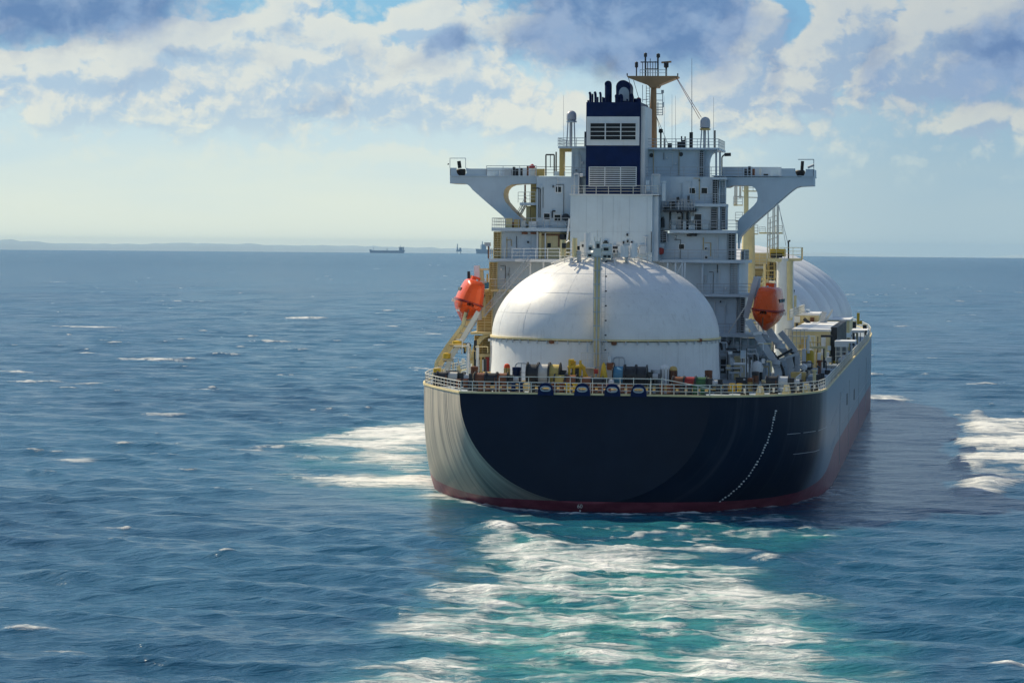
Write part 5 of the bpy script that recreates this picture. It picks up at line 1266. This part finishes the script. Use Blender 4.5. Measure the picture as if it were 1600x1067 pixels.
MB().pbox(1186, 363, 1222, 365.5, 79, 2).build('jib_platform', 'cream', crane); prail(1186, 1196, 363, 355, 79, 'railing', 'rail', crane, step=.9); prail(1212, 1222, 363, 353, 79.5, 'railing', 'rail', crane, step=.9)
MB().bar(at(1216, 320, 79), at(1232, 384, 79), .05).bar(at(1217, 320, 79), at(1228, 384, 79), .04).build('jib_wire', 'railgrey', crane)
MB().path([at(1232, 404, 78), at(1232, 376.5, 78), at(1235, 376.5, 78)], .12, 6).build('crane_lamp', 'dark', crane)
ladder_mb(at(1205, 462, 77.5), at(1205, 409, 77.5), .9, step=.6, r=.09).build('ladder', 'ochre', crane)
post = thing('crane_post', 'tall cream derrick post seen through the gap under the starboard bridge wing', 'post', at(1168, 500, 84))
a_ = at(1168, 500, 84); MB().lathe([(1.25, 13.2 - a_.z), (1.15, 0), (.85, at(1168, 352, 84).z - a_.z), (.2, at(1168, 352, 84).z - a_.z + .01)], a_, 20).build('post', 'cream', post)
MB().bar(at(1166, 352, 84), at(1166, 287, 84), .34, 10).build('topmast', 'cream', post)
for x0, x1, yb in ((1146, 1160, 320), (1149, 1182, 345), (1160, 1185, 298), (1176, 1184, 365)): MB().pbox(x0, yb, x1, yb + 1.6, 84, 1.2).build('platform', 'cream', post); prail(x0, x1, yb, yb - 13, 84, 'railing', 'railgrey', post, step=.9, nr=3)
MB().pbox(1147, 288, 1152, 322, 84.5, .4).pbox(1155, 288, 1158, 310, 84.5, .4).path([at(1152, 291, 84), at(1184, 291, 84)], .08).path([at(1152, 308, 84), at(1184, 309, 84)], .1).build('post_gear', 'rail', post)
# piping trunk and platforms glowing in the sun
tk = MB().pbox(1156, 395, 1210, 500, 88, 4).build('pipe_trunk', 'cream', ship)
for r, mt in (((1158, 424, 1172, 442), 'yellow'), ((1163, 429, 1171, 442), 'dark'), ((1176, 416, 1197, 420), 'white'), ((1200, 410, 1213, 460), 'ochre'), ((1174, 430, 1196, 446), 'cream')): MB().pbox(*r, 87.2, .7).build('trunk_panel', mt, tk)
for x0, x1, yb in ((1157, 1176, 414), (1175, 1198, 416), (1185, 1222, 453)): prail(x0, x1, yb, yb - 20, 86.8, 'railing', 'rail', tk, step=.9, nr=4)
m = MB()
for px in (1203, 1206, 1210): m.pbox(px, 410, px + 1, 446, 86.9, .2)
for py in (414, 422, 431, 440): m.pbox(1174, py, 1212, py + .8, 86.6, .2)
m.build('trunk_pipe', 'dark', tk)
MB().path([at(1212, 446, 86), at(1213, 438, 86), at(1219, 438, 86), at(1221, 446, 86)], .14, 6).build('trunk_hoop', 'dark', tk)
MB().pbox(1225, 462, 1243, 483, 84, 3).build('crane_foot_house', 'cream', ship); MB().path([at(1238, 466, 83), at(1240, 457, 83), at(1241, 453, 83)], .14).path([at(1240, 457, 83), at(1237, 453, 83)], .14).path([at(1225, 481, 83.5), at(1233, 480, 83.5), at(1239, 472, 83.5)], .18, 6).build('mooring_horn', 'dark', ship)
def machinery_house(name, x0, y0, x1, y1, st, depth, mt, roofpx):
    h = MB().pbox(x0, y0, x1, y1, st, depth).build(name, mt, ship)
    MB().pbox(x0 - 1.5, y0 - roofpx, x1 + 1.5, y0, st - .3, depth + .6).build('roof', 'white', h)
    return h
mh = machinery_house('compressor_house', 1236, 493, 1279, 530, 104, 12, 'cream', 3.2)
for r, mt in (((1236, 494, 1250, 504), 'white'), ((1243, 505, 1247, 516), 'dark'), ((1253.5, 502, 1256, 512), 'ochre'), ((1266, 496, 1272, 503), 'brown')): MB().pbox(*r, 103.7, .25).build('wall_panel', mt, mh)
mh = machinery_house('motor_house', 1238, 518, 1296, 562, 66, 40, 'cream', 3.4)
lv = MB(); wx_ = at(1296, 540, 66).x
for k in range(9): lv.box(wx_ + .02, wx_ + .9, 69 + 4 * k, 71.6 + 4 * k, 14.5, 19.0)
lv.build_each('side_louvre', 'dark', mh)
m = MB()
for px in (1238, 1257, 1273): m.pbox(px - .6, 525, px + .6, 553, 63, .25)
m.pbox(1236, 524.5, 1274, 525.8, 63, .3); m.bar(at(1265, 526, 63), at(1273, 553, 63), .1); m.build('house_frame', 'white', mh)
for r, mt in (((1283, 524, 1290, 552), 'white'), ((1279, 535, 1280.4, 548), 'rail'), ((1252, 530, 1262, 550), 'ochre')): MB().pbox(*r, 65.8, .18).build('wall_panel', mt, mh)
mh = machinery_house('vent_house', 1292, 501, 1327, 520, 140, 16, 'cream', 2)
MB().pbox(1252, 484, 1264, 496, 108, 3).build('control_cabin', 'casing', ship); MB().prism(poly_at([(1238, 491), (1262, 491), (1256, 483), (1244, 483)], 106), 106, 110).build('tent_cover', 'steel', ship)
hc = thing('hose_crane', 'small white hose handling crane resting aslant on the cargo deck', 'crane', at(1284, 518, 100))
MB().lathe([(.9, 0), (.8, 1.4), (.4, 1.6)], at(1284, 519, 100), 12).build('pedestal', 'white', hc); MB().bar(at(1284, 511, 100), at(1301, 484, 100), .38, 4, .16).build('jib', 'rail', hc); MB().bar(at(1283, 509, 99.5), at(1288, 487, 99.5), .5, 4).build('jib_brace', 'steel', hc); MB().path([at(1256, 498, 98), at(1266, 507, 98), at(1270, 512, 98), at(1283, 513, 98)], .25, 6).bar(at(1266, 513, 99), at(1280, 513, 99), .6, 6).build('hose', 'dark', hc)
mt_ = thing('shelter', 'small open shelter with a white roof standing by the starboard rail', 'shelter', at(1318, 566, 62))
MB().pbox(1304, 536, 1325, 542, 62, 2.2).pbox(1304, 533, 1336, 536, 62, 6.5).build('roof', 'white', mt_)
m = MB()
for px in (1306, 1315, 1324): m.pbox(px - .6, 542, px + .6, 565, 62.2, .25); m.pbox(px + 6.5, 540, px + 7.5, 556, 67, .25)
for py in (549, 556): m.pbox(1305, py, 1325, py + .9, 62.3, .15)
m.build('frame', 'rail', mt_)
mt_ = thing('shelter', 'far flat-roofed shelter at the starboard rail, beyond the white roofed one', 'shelter', at(1345, 530, 115))
MB().pbox(1330, 516, 1355, 520, 115, 9).build('roof', 'white', mt_); MB().pbox(1331, 520, 1332, 536, 115.2, .3).pbox(1350, 520, 1352, 534, 115.2, .3).pbox(1340, 520, 1341, 536, 120, .3).build('frame', 'rail', mt_); MB().pbox(1352, 516, 1354, 524, 114.6, .4).build('locker', 'dark', mt_)
yl = thing('bollard_post', 'bright yellow post at the far end of the starboard deck', 'post', at(1341, 506, 178)); MB().pbox(1338.7, 489, 1343, 507, 178, .9).build('post', 'yellow', yl); MB().pbox(1343.2, 501, 1347, 506.5, 178, .9).build('foot', 'yellow', yl)
for px, y0, y1, st, lab in ((1334.5, 503, 513, 165, 'dark deck cabinet beside the far yellow post'), (1351, 508, 515, 160, 'dark winch cover by the bow end of the starboard rail')):
    t_ = thing('deck_cabinet', lab, 'cabinet', at(px, y1, st)); MB().pbox(px - 3, y0, px + 3, y1, st, 1.5).build('body', 'dark', t_); MB().pbox(px - 3.4, y0 - 1, px + 3.4, y0, st - .1, 1.7).build('lid', 'cream', t_)
for px, st, lab in ((1262, 52, 'yellow gas bottle rack below the motor house wall'),):
    t_ = thing('bottle_rack', lab, 'rack', at(px, 567, st)); m = MB()
    for k in range(4): b_ = at(1258 + 3.3 * k, 567, st); m.lathe([(.30, 0), (.32, .2), (.32, 1.35), (.15, 1.6), (.1, 1.62)], b_, 10)
    m.build_each('bottle', 'yellow', t_); MB().pbox(1255.5, 567.2, 1271, 569, st - .2, .9).build('base', 'dark', t_)
def raft(px, py, st, lab):
    b = at(px, py, st); t_ = thing('life_raft', lab, 'life raft', b, 'canister life rafts'); z = b.z + .75
    MB().tube([(b.x, b.y - .8, z), (b.x, b.y - .6, z), (b.x, b.y + .6, z), (b.x, b.y + .8, z)], [.3, .42, .42, .3], 14).build('canister', 'white', t_)
    m = MB(); m.box(b.x - .45, b.x + .45, b.y - .5, b.y - .4, b.z, z - .42); m.box(b.x - .45, b.x + .45, b.y + .4, b.y + .5, b.z, z - .42); m.build('cradle', 'dark', t_)
raft(1256, 583, 46, 'white life raft canister below the yellow bottle rack'); raft(1264, 578, 50, 'white life raft canister beside the blue grey deck plates')
for i, r in enumerate(((1262, 588, 1292, 596, 34), (1266, 578, 1300, 584, 46), (1290, 571, 1306, 574, 56))): MB().pbox(*r[:4], r[4], 6).build('deck_step', 'deck', ship)
for px, y0, y1, st in ((1278, 585, 597, 33), (1284, 583, 597, 33), (1293, 578, 592, 40)): MB().bar(at(px, y1, st), at(px, y0, st), .35, 10).build('deck_vent', 'dark', ship)
for px, y0, y1, st in ((1254, 545, 585, 50), (1290, 550, 572, 58), (1277, 551, 575, 56)): MB().pbox(px, y0, px + 5, y1, st, .5).build('deck_panel', 'white', ship)

# pipes, catwalk and posts along the starboard cargo deck
for k, (x, z, r_, mt) in enumerate(((13.2, 15.2, .28, 'white'), (14.2, 15.2, .2, 'cream'), (15.0, 15.25, .24, 'steel'), (16.6, 14.3, .2, 'cream'), (22.6, 13.7, .12, 'steel'))):
    MB().tube([(x, 108, z), (x, 150, z), (x, 205, z)], r_, 10).build('cargo_pipe', mt, ship)
for k in range(12):
    y = 110 + 8 * k; MB().box(12.6, 15.6, y, y + .25, 13.1, 14.9).build('pipe_support', 'cream', ship)
rail_mb([(21.8, 24, 13.1), (21.8, 60, 13.1)], 1.1, 1.5, 3, .05).build('catwalk_railing', 'rail', ship)
rail_mb([(18.6, 66, 20.2), (18.6, 104, 20.2)], 1.1, 1.6, 3, .06).build('roof_railing', 'rail', ship)
rail_mb([(19.6, 112, 16.2), (19.6, 190, 16.2)], 1.1, 1.8, 3, .06).build('catwalk_railing', 'cream', ship); MB().box(17.9, 19.7, 112, 190, 16.0, 16.2).build('catwalk', 'cream', ship)
for k in range(9):
    y = 112.5 + 9.5 * k; MB().box(18.0, 18.2, y, y + .2, 13.1, 16.0).box(19.4, 19.6, y, y + .2, 13.1, 16.0).build_each('catwalk_leg', 'cream', ship)
for i, (y, h, mt) in enumerate(((30, 1.6, 'cream'), (44, 2.2, 'brown'), (74, 2.0, 'cream'), (88, 1.5, 'yellow'), (98, 2.6, 'cream'), (128, 2.2, 'brown'), (146, 1.8, 'cream'), (170, 2.4, 'dark'), (188, 2.0, 'cream'))):
    x = 23.7; MB().bar((x, y, 13.1), (x, y, 13.1 + h), .22, 8).bar((x, y, 13.1 + h), (x, y, 13.35 + h), .36, 8).build('gooseneck_vent', mt, ship)
for i in range(10):
    y = 25 + 17 * i; MB().bar((24.6, y, 13.1), (24.6, y, 15.4), .07, 6).bar((24.6, y, 15.4), (24.2, y - .1, 15.6), .12, 6).build('deck_lamp', 'dark', ship)
for i, (x0, x1, y0, y1, h, mt) in enumerate(((19.8, 21.4, 112, 118, 2.2, 'casing'), (20.2, 22.4, 126, 130, 1.5, 'cream'), (19.9, 22.0, 74, 78, 1.7, 'rail'), (20.0, 21.6, 84, 92, 2.4, 'cream'), (20.4, 22.6, 150, 158, 1.8, 'steel'), (17.5, 19.2, 54, 58, 2.0, 'casing'), (20.5, 22.3, 36, 38.5, 1.2, 'ochre'), (15.8, 17.0, 44, 47, 2.4, 'grey'), (13.2, 14.6, 40, 42, 2.9, 'cream'))):
    MB().box(x0, x1, y0, y1, 13.1, 13.1 + h).build('cargo_deck_locker', mt, ship)
for i, (px0, px1, py0, py1, st) in enumerate(((1226, 1262, 514, 560, 60), (1243, 1252, 548, 592, 48))):
    m = MB()
    for x in range(px0, px1, 6): m.pbox(x, py0, x + .8, py1, st, .12)
    for y in range(py0, py1, 11): m.pbox(px0, y, px1, y + .9, st + .13, .1)
    m.build('pipe_rack', 'railgrey', ship)
# conduits, lamps and cable trays on the after walls
rw = random.Random(21)
walls = [(840, 890, 278, 340, SH), (785, 838, 364, 403, SH), (779, 800, 411, 450, SH), (1034, 1110, 279, 312, SH), (1046, 1134, 367, 404, SH), (1076, 1138, 412, 458, SH), (1101, 1148, 466, 520, SH + .04), (1008, 1088, 234, 274, SH + 3), (895, 912, 234, 274, SH + 3)]
for (x0, x1, y0, y1, st) in walls:
    for k in range(5 if x1 - x0 > 30 else 3):
        x = rw.uniform(x0, x1); a_ = rw.uniform(y0, y0 + .35 * (y1 - y0)); b_ = rw.choice((y1, rw.uniform(a_ + 6, y1)))
        m = MB(); m.pbox(x, a_, x + rw.choice((.5, .7, 1.1)), b_, st - .14, .1)
        if rw.random() < .6: m.pbox(x - rw.uniform(4, 12), a_ - .7, x + .5, a_, st - .14, .1)
        m.build('wall_conduit', rw.choice(('railgrey', 'grey', 'white', 'dark', 'ochre')), ship)
    for k in range(2):
        x = rw.uniform(x0 + 2, x1 - 4); y = rw.uniform(y0 + 2, y1 - 8)
        MB().pbox(x, y, x + rw.uniform(1.5, 3), y + rw.uniform(1.5, 4), st - .4, .35).build('wall_box', rw.choice(('casing', 'dark', 'white', 'steel')), ship)

for (x0, x1, y0, y1, s0, s1, n, mats) in ((1122, 1205, 530, 600, 30, 42, 34, ('steel', 'railgrey', 'white', 'dark', 'cream')), (1238, 1300, 520, 592, 48, 62, 26, ('cream', 'rail', 'white', 'dark', 'ochre')), (688, 768, 530, 600, 30, 46, 30, ('cream', 'rail', 'ochre', 'white', 'dark')), (1160, 1212, 412, 498, 70, 84, 16, ('cream', 'rail', 'ochre', 'dark'))):
    for k in range(n):
        x = rw.uniform(x0, x1); s_ = rw.uniform(s0, s1); ya = rw.uniform(y0, y1 - 12); yb = ya + rw.uniform(8, 34); r_ = rw.choice((.07, .1, .14, .2)); a_ = at(x, min(yb, y1), s_)
        if rw.random() < .55: a_.z = min(a_.z, at(x, y1, s_).z); MB().bar(a_, at(x, ya, s_), r_, 6).build('upright_pipe', rw.choice(mats), ship)
        else:
            w_ = rw.uniform(6, 26); x2 = min(x + w_, x1); pts = [at(x, ya, s_), at(x2, ya, s_), at(x2, ya + rw.uniform(4, 18), s_)]
            MB().path(pts, r_ * .8, 6).build('bent_pipe', rw.choice(mats), ship)
    for k in range(n // 4):
        x = rw.uniform(x0, x1 - 6); s_ = rw.uniform(s0, s1); ya = rw.uniform(y0 + 15, y1 - 10)
        MB().pbox(x, ya, x + rw.uniform(3, 7), ya + rw.uniform(3, 9), s_, .6).build('pipe_box', rw.choice(mats), ship)
# ------------------------------------------------------------------ mooring deck
DZ = 13.1
def on_deck(px, st): p = at(px, 600, st); return Vector((p.x, st, DZ))
def winch(px, st, drums, label, rad=1.05, sc=1.0):
    b = on_deck(px, st); t = thing('mooring_winch', label, 'winch', b, 'winches on the mooring deck')
    x = b.x - 1.3 * sc * len(drums) / 2; z = DZ + rad + .35
    f = MB().box(x - .5, x + 1.3 * sc * len(drums) + .6, st - .6, st + .9, DZ, DZ + .22).build('bed', 'dark', t)
    for m_ in drums:
        MB().bar((x + .1, st, z), (x + 1.2 * sc, st, z), rad * .82, 18).build('rope', m_, t)
        fl = MB().bar((x - .02, st, z), (x + .1, st, z), rad, 22).bar((x + 1.2 * sc, st, z), (x + 1.28 * sc, st, z), rad, 22).build_each('flange', 'dark', t)[0]
        rb = MB()
        for k in range(6):
            a = k * math.pi / 3 + .3; rb.bar((x - .05, st + .15 * rad * math.cos(a), z + .15 * rad * math.sin(a)), (x - .05, st + .9 * rad * math.cos(a), z + .9 * rad * math.sin(a)), .05)
        rb.build('flange_rib', 'rail', fl)
        x += 1.3 * sc
    MB().box(x + .05, x + .6, st - .4, st + .5, DZ + .22, z + .5).build('gearbox', 'dark', t); MB().bar((x + .62, st, z), (x + 1.2, st, z), .34, 12).build('motor', 'steel', t)
    MB().box(x - 1.5, x - 1.35, st - .75, st - .55, DZ, z + .2).build('brake_lever', 'brown', t)
    return t
winch(850, 8.5, ['dark', 'ropew', 'ropey'], 'big winch with black drum and white and yellow rope coils, behind the leftmost fairlead', 1.42)
winch(985, 8.8, ['ropeb', 'dark', 'dark'], 'big black drummed winch with pale blue reel near the rightmost fairlead', 1.36)
winch(884, 7.2, ['ropey', 'brown'], 'small winch with yellow rope at the foot of the yellow frame', .8)
winch(768, 7.5, ['brown', 'dark', 'brown'], 'low winch with rust red drums by the port end of the stern rail', .85)
winch(1078, 7.2, ['brown', 'red', 'green'], 'low winch with red and green reels by the starboard stern corner', .8)
winch(925, 6.6, ['brown', 'dark'], 'low rust brown winch just behind the raised middle rail', .72)
winch(1215, 12, ['dark', 'steel'], 'dark winch against the starboard rail under the davit arms', .8)
winch(700, 14, ['dark', 'ropew'], 'dark winch on the port quarter below the launching rails', .7)
def bitts(px, st, mat, label, h=.95, r=.27):
    b = on_deck(px, st); t = thing('mooring_bitts', label, 'bollard', b, 'mooring bitts along the stern')
    MB().box(b.x - .8, b.x + .8, st - .35, st + .35, DZ, DZ + .12).build('base', 'dark', t)
    for dx in (-.42, .42): MB().lathe([(r, .12), (r * .95, h), (r * 1.2, h + .02), (r * 1.2, h + .14), (.02, h + .15)], (b.x + dx, st, DZ), 12).build('post', mat, t)
desc = {'brown': 'rust brown', 'dark': 'black', 'red': 'red', 'navy': 'navy blue', 'green': 'green', 'yellow': 'yellow'}
spots = [(742, 4.0, 'dark', 'next to the port corner of the stern rail'), (757, 3.0, 'brown', 'standing left of the low red drummed winch'), (782, 3.2, 'brown', 'in front of the navy ventilator post'), (808, 2.6, 'navy', 'right of the navy ventilator post'), (838, 2.6, 'dark', 'left of the leftmost fairlead'),
         (872, 2.8, 'brown', 'between the first two fairleads'), (893, 2.6, 'yellow', 'under the yellow frame'), (932, 2.6, 'brown', 'at the foot of the riser mast'), (945, 3.2, 'red', 'between the second and third fairleads'), (978, 2.6, 'brown', 'between the third and fourth fairleads'), (1022, 2.8, 'dark', 'right of the rightmost fairlead'),
         (1040, 2.6, 'brown', 'below the glossy white tank'), (1058, 3.0, 'brown', 'below the brown capped ventilator'), (1072, 2.6, 'dark', 'in front of the red and green reels'), (1092, 2.4, 'green', 'near the starboard corner of the stern rail'), (1128, 6, 'dark', 'just round the starboard corner of the rail'), (1150, 8, 'yellow', 'by the rail below the white vent grating'), (1188, 11, 'dark', 'by the starboard rail left of the davit foot'), (1245, 20, 'dark', 'by the starboard rail right of the davit foot'), (722, 8, 'brown', 'just inside the port corner'), (686, 15, 'dark', 'at the port quarter rail')]
for px, st, mt, wh in spots: bitts(px, st, mt, f'{desc[mt]} pair of mooring bitts {wh}')
def vent(px, y0, st, rad, mt, label, cap='mush', capm=None):
    b = on_deck(px, st); zt = at(px, y0, st).z; h = zt - DZ; t = thing('ventilator', label, 'ventilator', b, 'deck ventilators')
    MB().lathe([(rad * 1.15, 0), (rad * 1.15, .15), (rad * .97, .2), (rad * .97, h - .5)], b, 18).build('trunk', mt, t)
    if cap == 'round':
        MB().lathe([(rad * .98, h - .5), (rad * 1.02, h - .45), (rad * 1.02, h - .35), (rad * .8, h - .1), (rad * .3, h), (.02, h)], b, 18).build('cap', capm or mt, t)
    else:
        MB().lathe([(rad * .98, h - .5), (rad * 1.08, h - .46), (rad * 1.08, h - .05), (.02, h)], b, 18).build('cap', capm or mt, t)
    m = MB()
    for k in range(8):
        a = 2 * math.pi * k / 8; m.bar((b.x + rad * math.cos(a), st + rad * math.sin(a), DZ + .3), (b.x + rad * math.cos(a), st + rad * math.sin(a), DZ + h - .55), .03)
    m.build('rib', 'dark' if mt != 'dark' else 'steel', t)
vent(807, 573, 10, .48, 'navy', 'plain navy blue ventilator post left of the big black winch')
vent(1024, 577, 10, .5, 'dark', 'tall black ventilator post with pale rim right of the winches', 'flat', 'steel')
vent(1038.5, 570, 10.6, .52, 'white', 'glossy white round topped tank beside the black post', 'round')
vent(1052, 572, 11, .45, 'brown', 'brown ventilator with round head next to the white tank', 'round', 'ochre')
vent(1107, 578, 12, .42, 'brown', 'lone brown ventilator before the starboard side of the tank', 'flat', 'brown')
vent(741, 572, 14, .42, 'brown', 'dark brown ventilator at the port corner below the arch', 'flat', 'brown')
vent(792, 568, 12, .36, 'ochre', 'orange topped ventilator by the left of the tank', 'round', 'orange')
vent(683, 575, 18, .45, 'dark', 'black ventilator with yellow band at the port quarter', 'flat', 'yellow')
vent(1180, 580, 16, .4, 'brown', 'brown and black pipe vent under the starboard frames', 'flat', 'dark'); vent(1172, 590, 12, .3, 'ochre', 'short ochre vent near the starboard rail', 'flat', 'brown')
def hoop(x0, x1, y0, st, label):
    b = on_deck((x0 + x1) / 2, st); t = thing('pipe_frame', label, 'frame', b, 'hooped pipe frames')
    p0, p1 = on_deck(x0, st), on_deck(x1, st); zt = at(x0, y0, st).z; r = .35
    MB().tube([p0, (p0.x, st, zt - r), (p0.x + r * .3, st, zt - r * .3), (p0.x + r, st, zt), (p1.x - r, st, zt), (p1.x - r * .3, st, zt - r * .3), (p1.x, st, zt - r), p1], .09, 8).build('hoop', 'steel', t)
    MB().bar((p0.x, st, zt - 1.1), (p1.x, st, zt - 1.1), .05).bar(((p0.x + p1.x) / 2, st, zt), ((p0.x + p1.x) / 2, st, DZ), .05).build('crossbar', 'steel', t)
hoop(805, 824, 567, 11.5, 'hooped pipe frame behind the navy post'); hoop(958, 976, 558, 11.5, 'hooped pipe frame right of the riser mast')
yf = thing('yellow_frame', 'yellow painted roller frame left of the riser mast', 'frame', on_deck(899, 8.2))
m = MB()
for px, y0 in ((889, 562), (896, 570), (906, 563), (912, 572)): m.bar(on_deck(px, 8.2), at(px + 1, y0, 8.2), .16, 6)
m.bar(at(887, 574, 8.2), at(912, 572, 8.2), .2, 6).bar(at(889, 563, 8.2), at(897, 563, 8.2), .14, 6).bar(at(906, 566, 8.2), at(918, 590, 8.2), .16, 6); m.build('frame', 'yellow', yf)
MB().pbox(893, 575, 906, 592, 8.3, .6).build('plate', 'dark', yf); MB().pbox(888, 564, 899, 573, 8.5, .5).build('top_plate', 'yellow', yf)
tp = thing('tarpaulin', 'yellow tarpaulin draped over a pole right of the riser mast', 'tarpaulin', on_deck(943, 7.6)); q = on_deck(943, 7.6); zt = at(943, 566, 7.6).z - DZ
MB().lathe([(.85, .5), (.7, .9), (.45, 1.6), (.22, zt - .3), (.04, zt)], q, 9, 1.0, .6).build('cover', 'yellow', tp); MB().bar(q, q + Vector((0, 0, .8)), .12, 6).build('pole', 'steel', tp)
bx_ = thing('signal_box', 'small red box on a post at the foot of the riser mast', 'box', on_deck(931, 7.0)); MB().pbox(928, 577, 934, 584, 7.0, .4).build('box', 'red', bx_); MB().bar(on_deck(931, 7.1), at(931, 584, 7.1), .07).build('post', 'steel', bx_)
bx_ = thing('control_stand', 'white control stand with brown top right of the riser mast', 'stand', on_deck(953, 10)); MB().pbox(948, 567, 959, 578, 10, 1).build('top', 'brown', bx_); MB().pbox(950, 578, 957, 606, 10.1, .8).build('column', 'grey', bx_); MB().pbox(950, 557, 955, 567, 10.2, .6).build('cap', 'casing', bx_)
prail(908, 928, 574, 551, 10.4, 'platform_railing', 'rail', ship, step=.7, nr=2); slab(907, 574, 929, 576, 10.3, 2.5, 'rail', 'riser_platform'); prail(938, 951, 574, 551, 10.4, 'platform_railing', 'railgrey', ship, step=.8, nr=2)
MB().path([at(918, 551, 10.5), at(918, 534, 10.5)], .1, 6).path([at(937.5, 551, 10.5), at(937.5, 532, 10.5), at(948, 533, 10.5), at(948, 551, 10.5)], .07).build_each('riser_post', 'steel', ship)
# lockers, coaming and piping across the deck
rs = random.Random(12)
lab = ['black deck box under the port launching rails', 'pale deck box at the port quarter', 'navy deck box beside the brown ventilator', 'cream deck box left of the first winch', 'black deck box in front of the navy post', 'white deck box behind the middle rail', 'dark deck box beside the tarpaulin', 'cream deck box beside the lone brown ventilator', 'black deck box near the starboard corner', 'yellow deck box by the starboard rail', 'dark deck box under the vent grating', 'cream deck box below the starboard davit']
for i, (px, st, w_, h_, mt) in enumerate(((706, 20, 1.4, 1.5, 'dark'), (692, 16, 1.0, 1.2, 'rail'), (733, 10, 1.3, 1.1, 'navy'), (826, 6, 1.0, .8, 'cream'), (800, 5, 1.2, .7, 'dark'), (962, 5.2, 1.0, .8, 'white'), (968, 9, 1.2, 1.4, 'dark'), (1092, 9, 1.3, 1.2, 'cream'), (1118, 10, 1.5, 1.4, 'dark'), (1141, 9, 1.1, .9, 'yellow'), (1163, 14, 2.0, 1.5, 'dark'), (1200, 17, 1.5, 1.1, 'cream'))):
    b = on_deck(px, st); t = thing('deck_box', lab[i], 'box', b, 'lockers on the mooring deck')
    MB().box(b.x - w_ / 2, b.x + w_ / 2, st, st + .9, DZ, DZ + h_ - .08).build('body', mt, t); MB().box(b.x - w_ / 2 - .05, b.x + w_ / 2 + .05, st - .05, st + .95, DZ + h_ - .08, DZ + h_).build('lid', mt, t); MB().box(b.x - .12, b.x + .12, st - .09, st - .052, DZ + h_ - .3, DZ + h_ - .12).build('latch', 'steel', t)
m = MB()
for k in range(5):
    y = 4.5 + 1.9 * k; m.bar((-13 + k * .4, y, DZ + .35 + .1 * k), (13 + k, y, DZ + .35 + .1 * k), .1, 6)
m.build('deck_pipe', 'ochre', ship)
for i, px in enumerate(list(range(735, 790, 7)) + list(range(1060, 1112, 9))):
    b = on_deck(px, 9.6 + .03 * (i % 5)); MB().box(b.x - .2, b.x + .2, b.y, b.y + .3, DZ, DZ + 1.5 + .35 * rs.random()).build('deck_stanchion', ('dark', 'cream', 'brown', 'steel')[i % 4], ship)
m = MB()
for px, st in ((1142, 7), (1151, 8), (1163, 9.5), (1175, 10.5), (1198, 12.5), (1213, 13.5), (1226, 14.5), (1240, 15.2), (1254, 16)):
    e = None
    pass
# rollers and chocks along the starboard quarter
for i, s_ in enumerate((2.2, 3.6, 5.2, 7.4, 9.6, 11.8, 14.5)):
    e = deck_edge(s_, 1) + Vector((-.7, .3, 0)); t = thing('roller_chock', ('black', 'cream')[i % 2] + ' roller chock at the starboard rail, ' + ('nearest the stern corner', 'second from the stern corner', 'third from the stern corner', 'fourth from the stern corner', 'fifth from the stern corner', 'second from the turn of the rail', 'at the turn of the rail')[i], 'chock', e, 'roller chocks along the starboard quarter')
    MB().prism([(e.x - .55, DZ), (e.x + .5, DZ), (e.x + .3, DZ + 1.0), (e.x - .3, DZ + 1.0)], e.y, e.y + .4).build('body', ('dark', 'cream')[i % 2], t); MB().bar((e.x, e.y - .12, DZ + .3), (e.x, e.y - .12, DZ + .8), .13, 10).build('roller', 'rail', t)
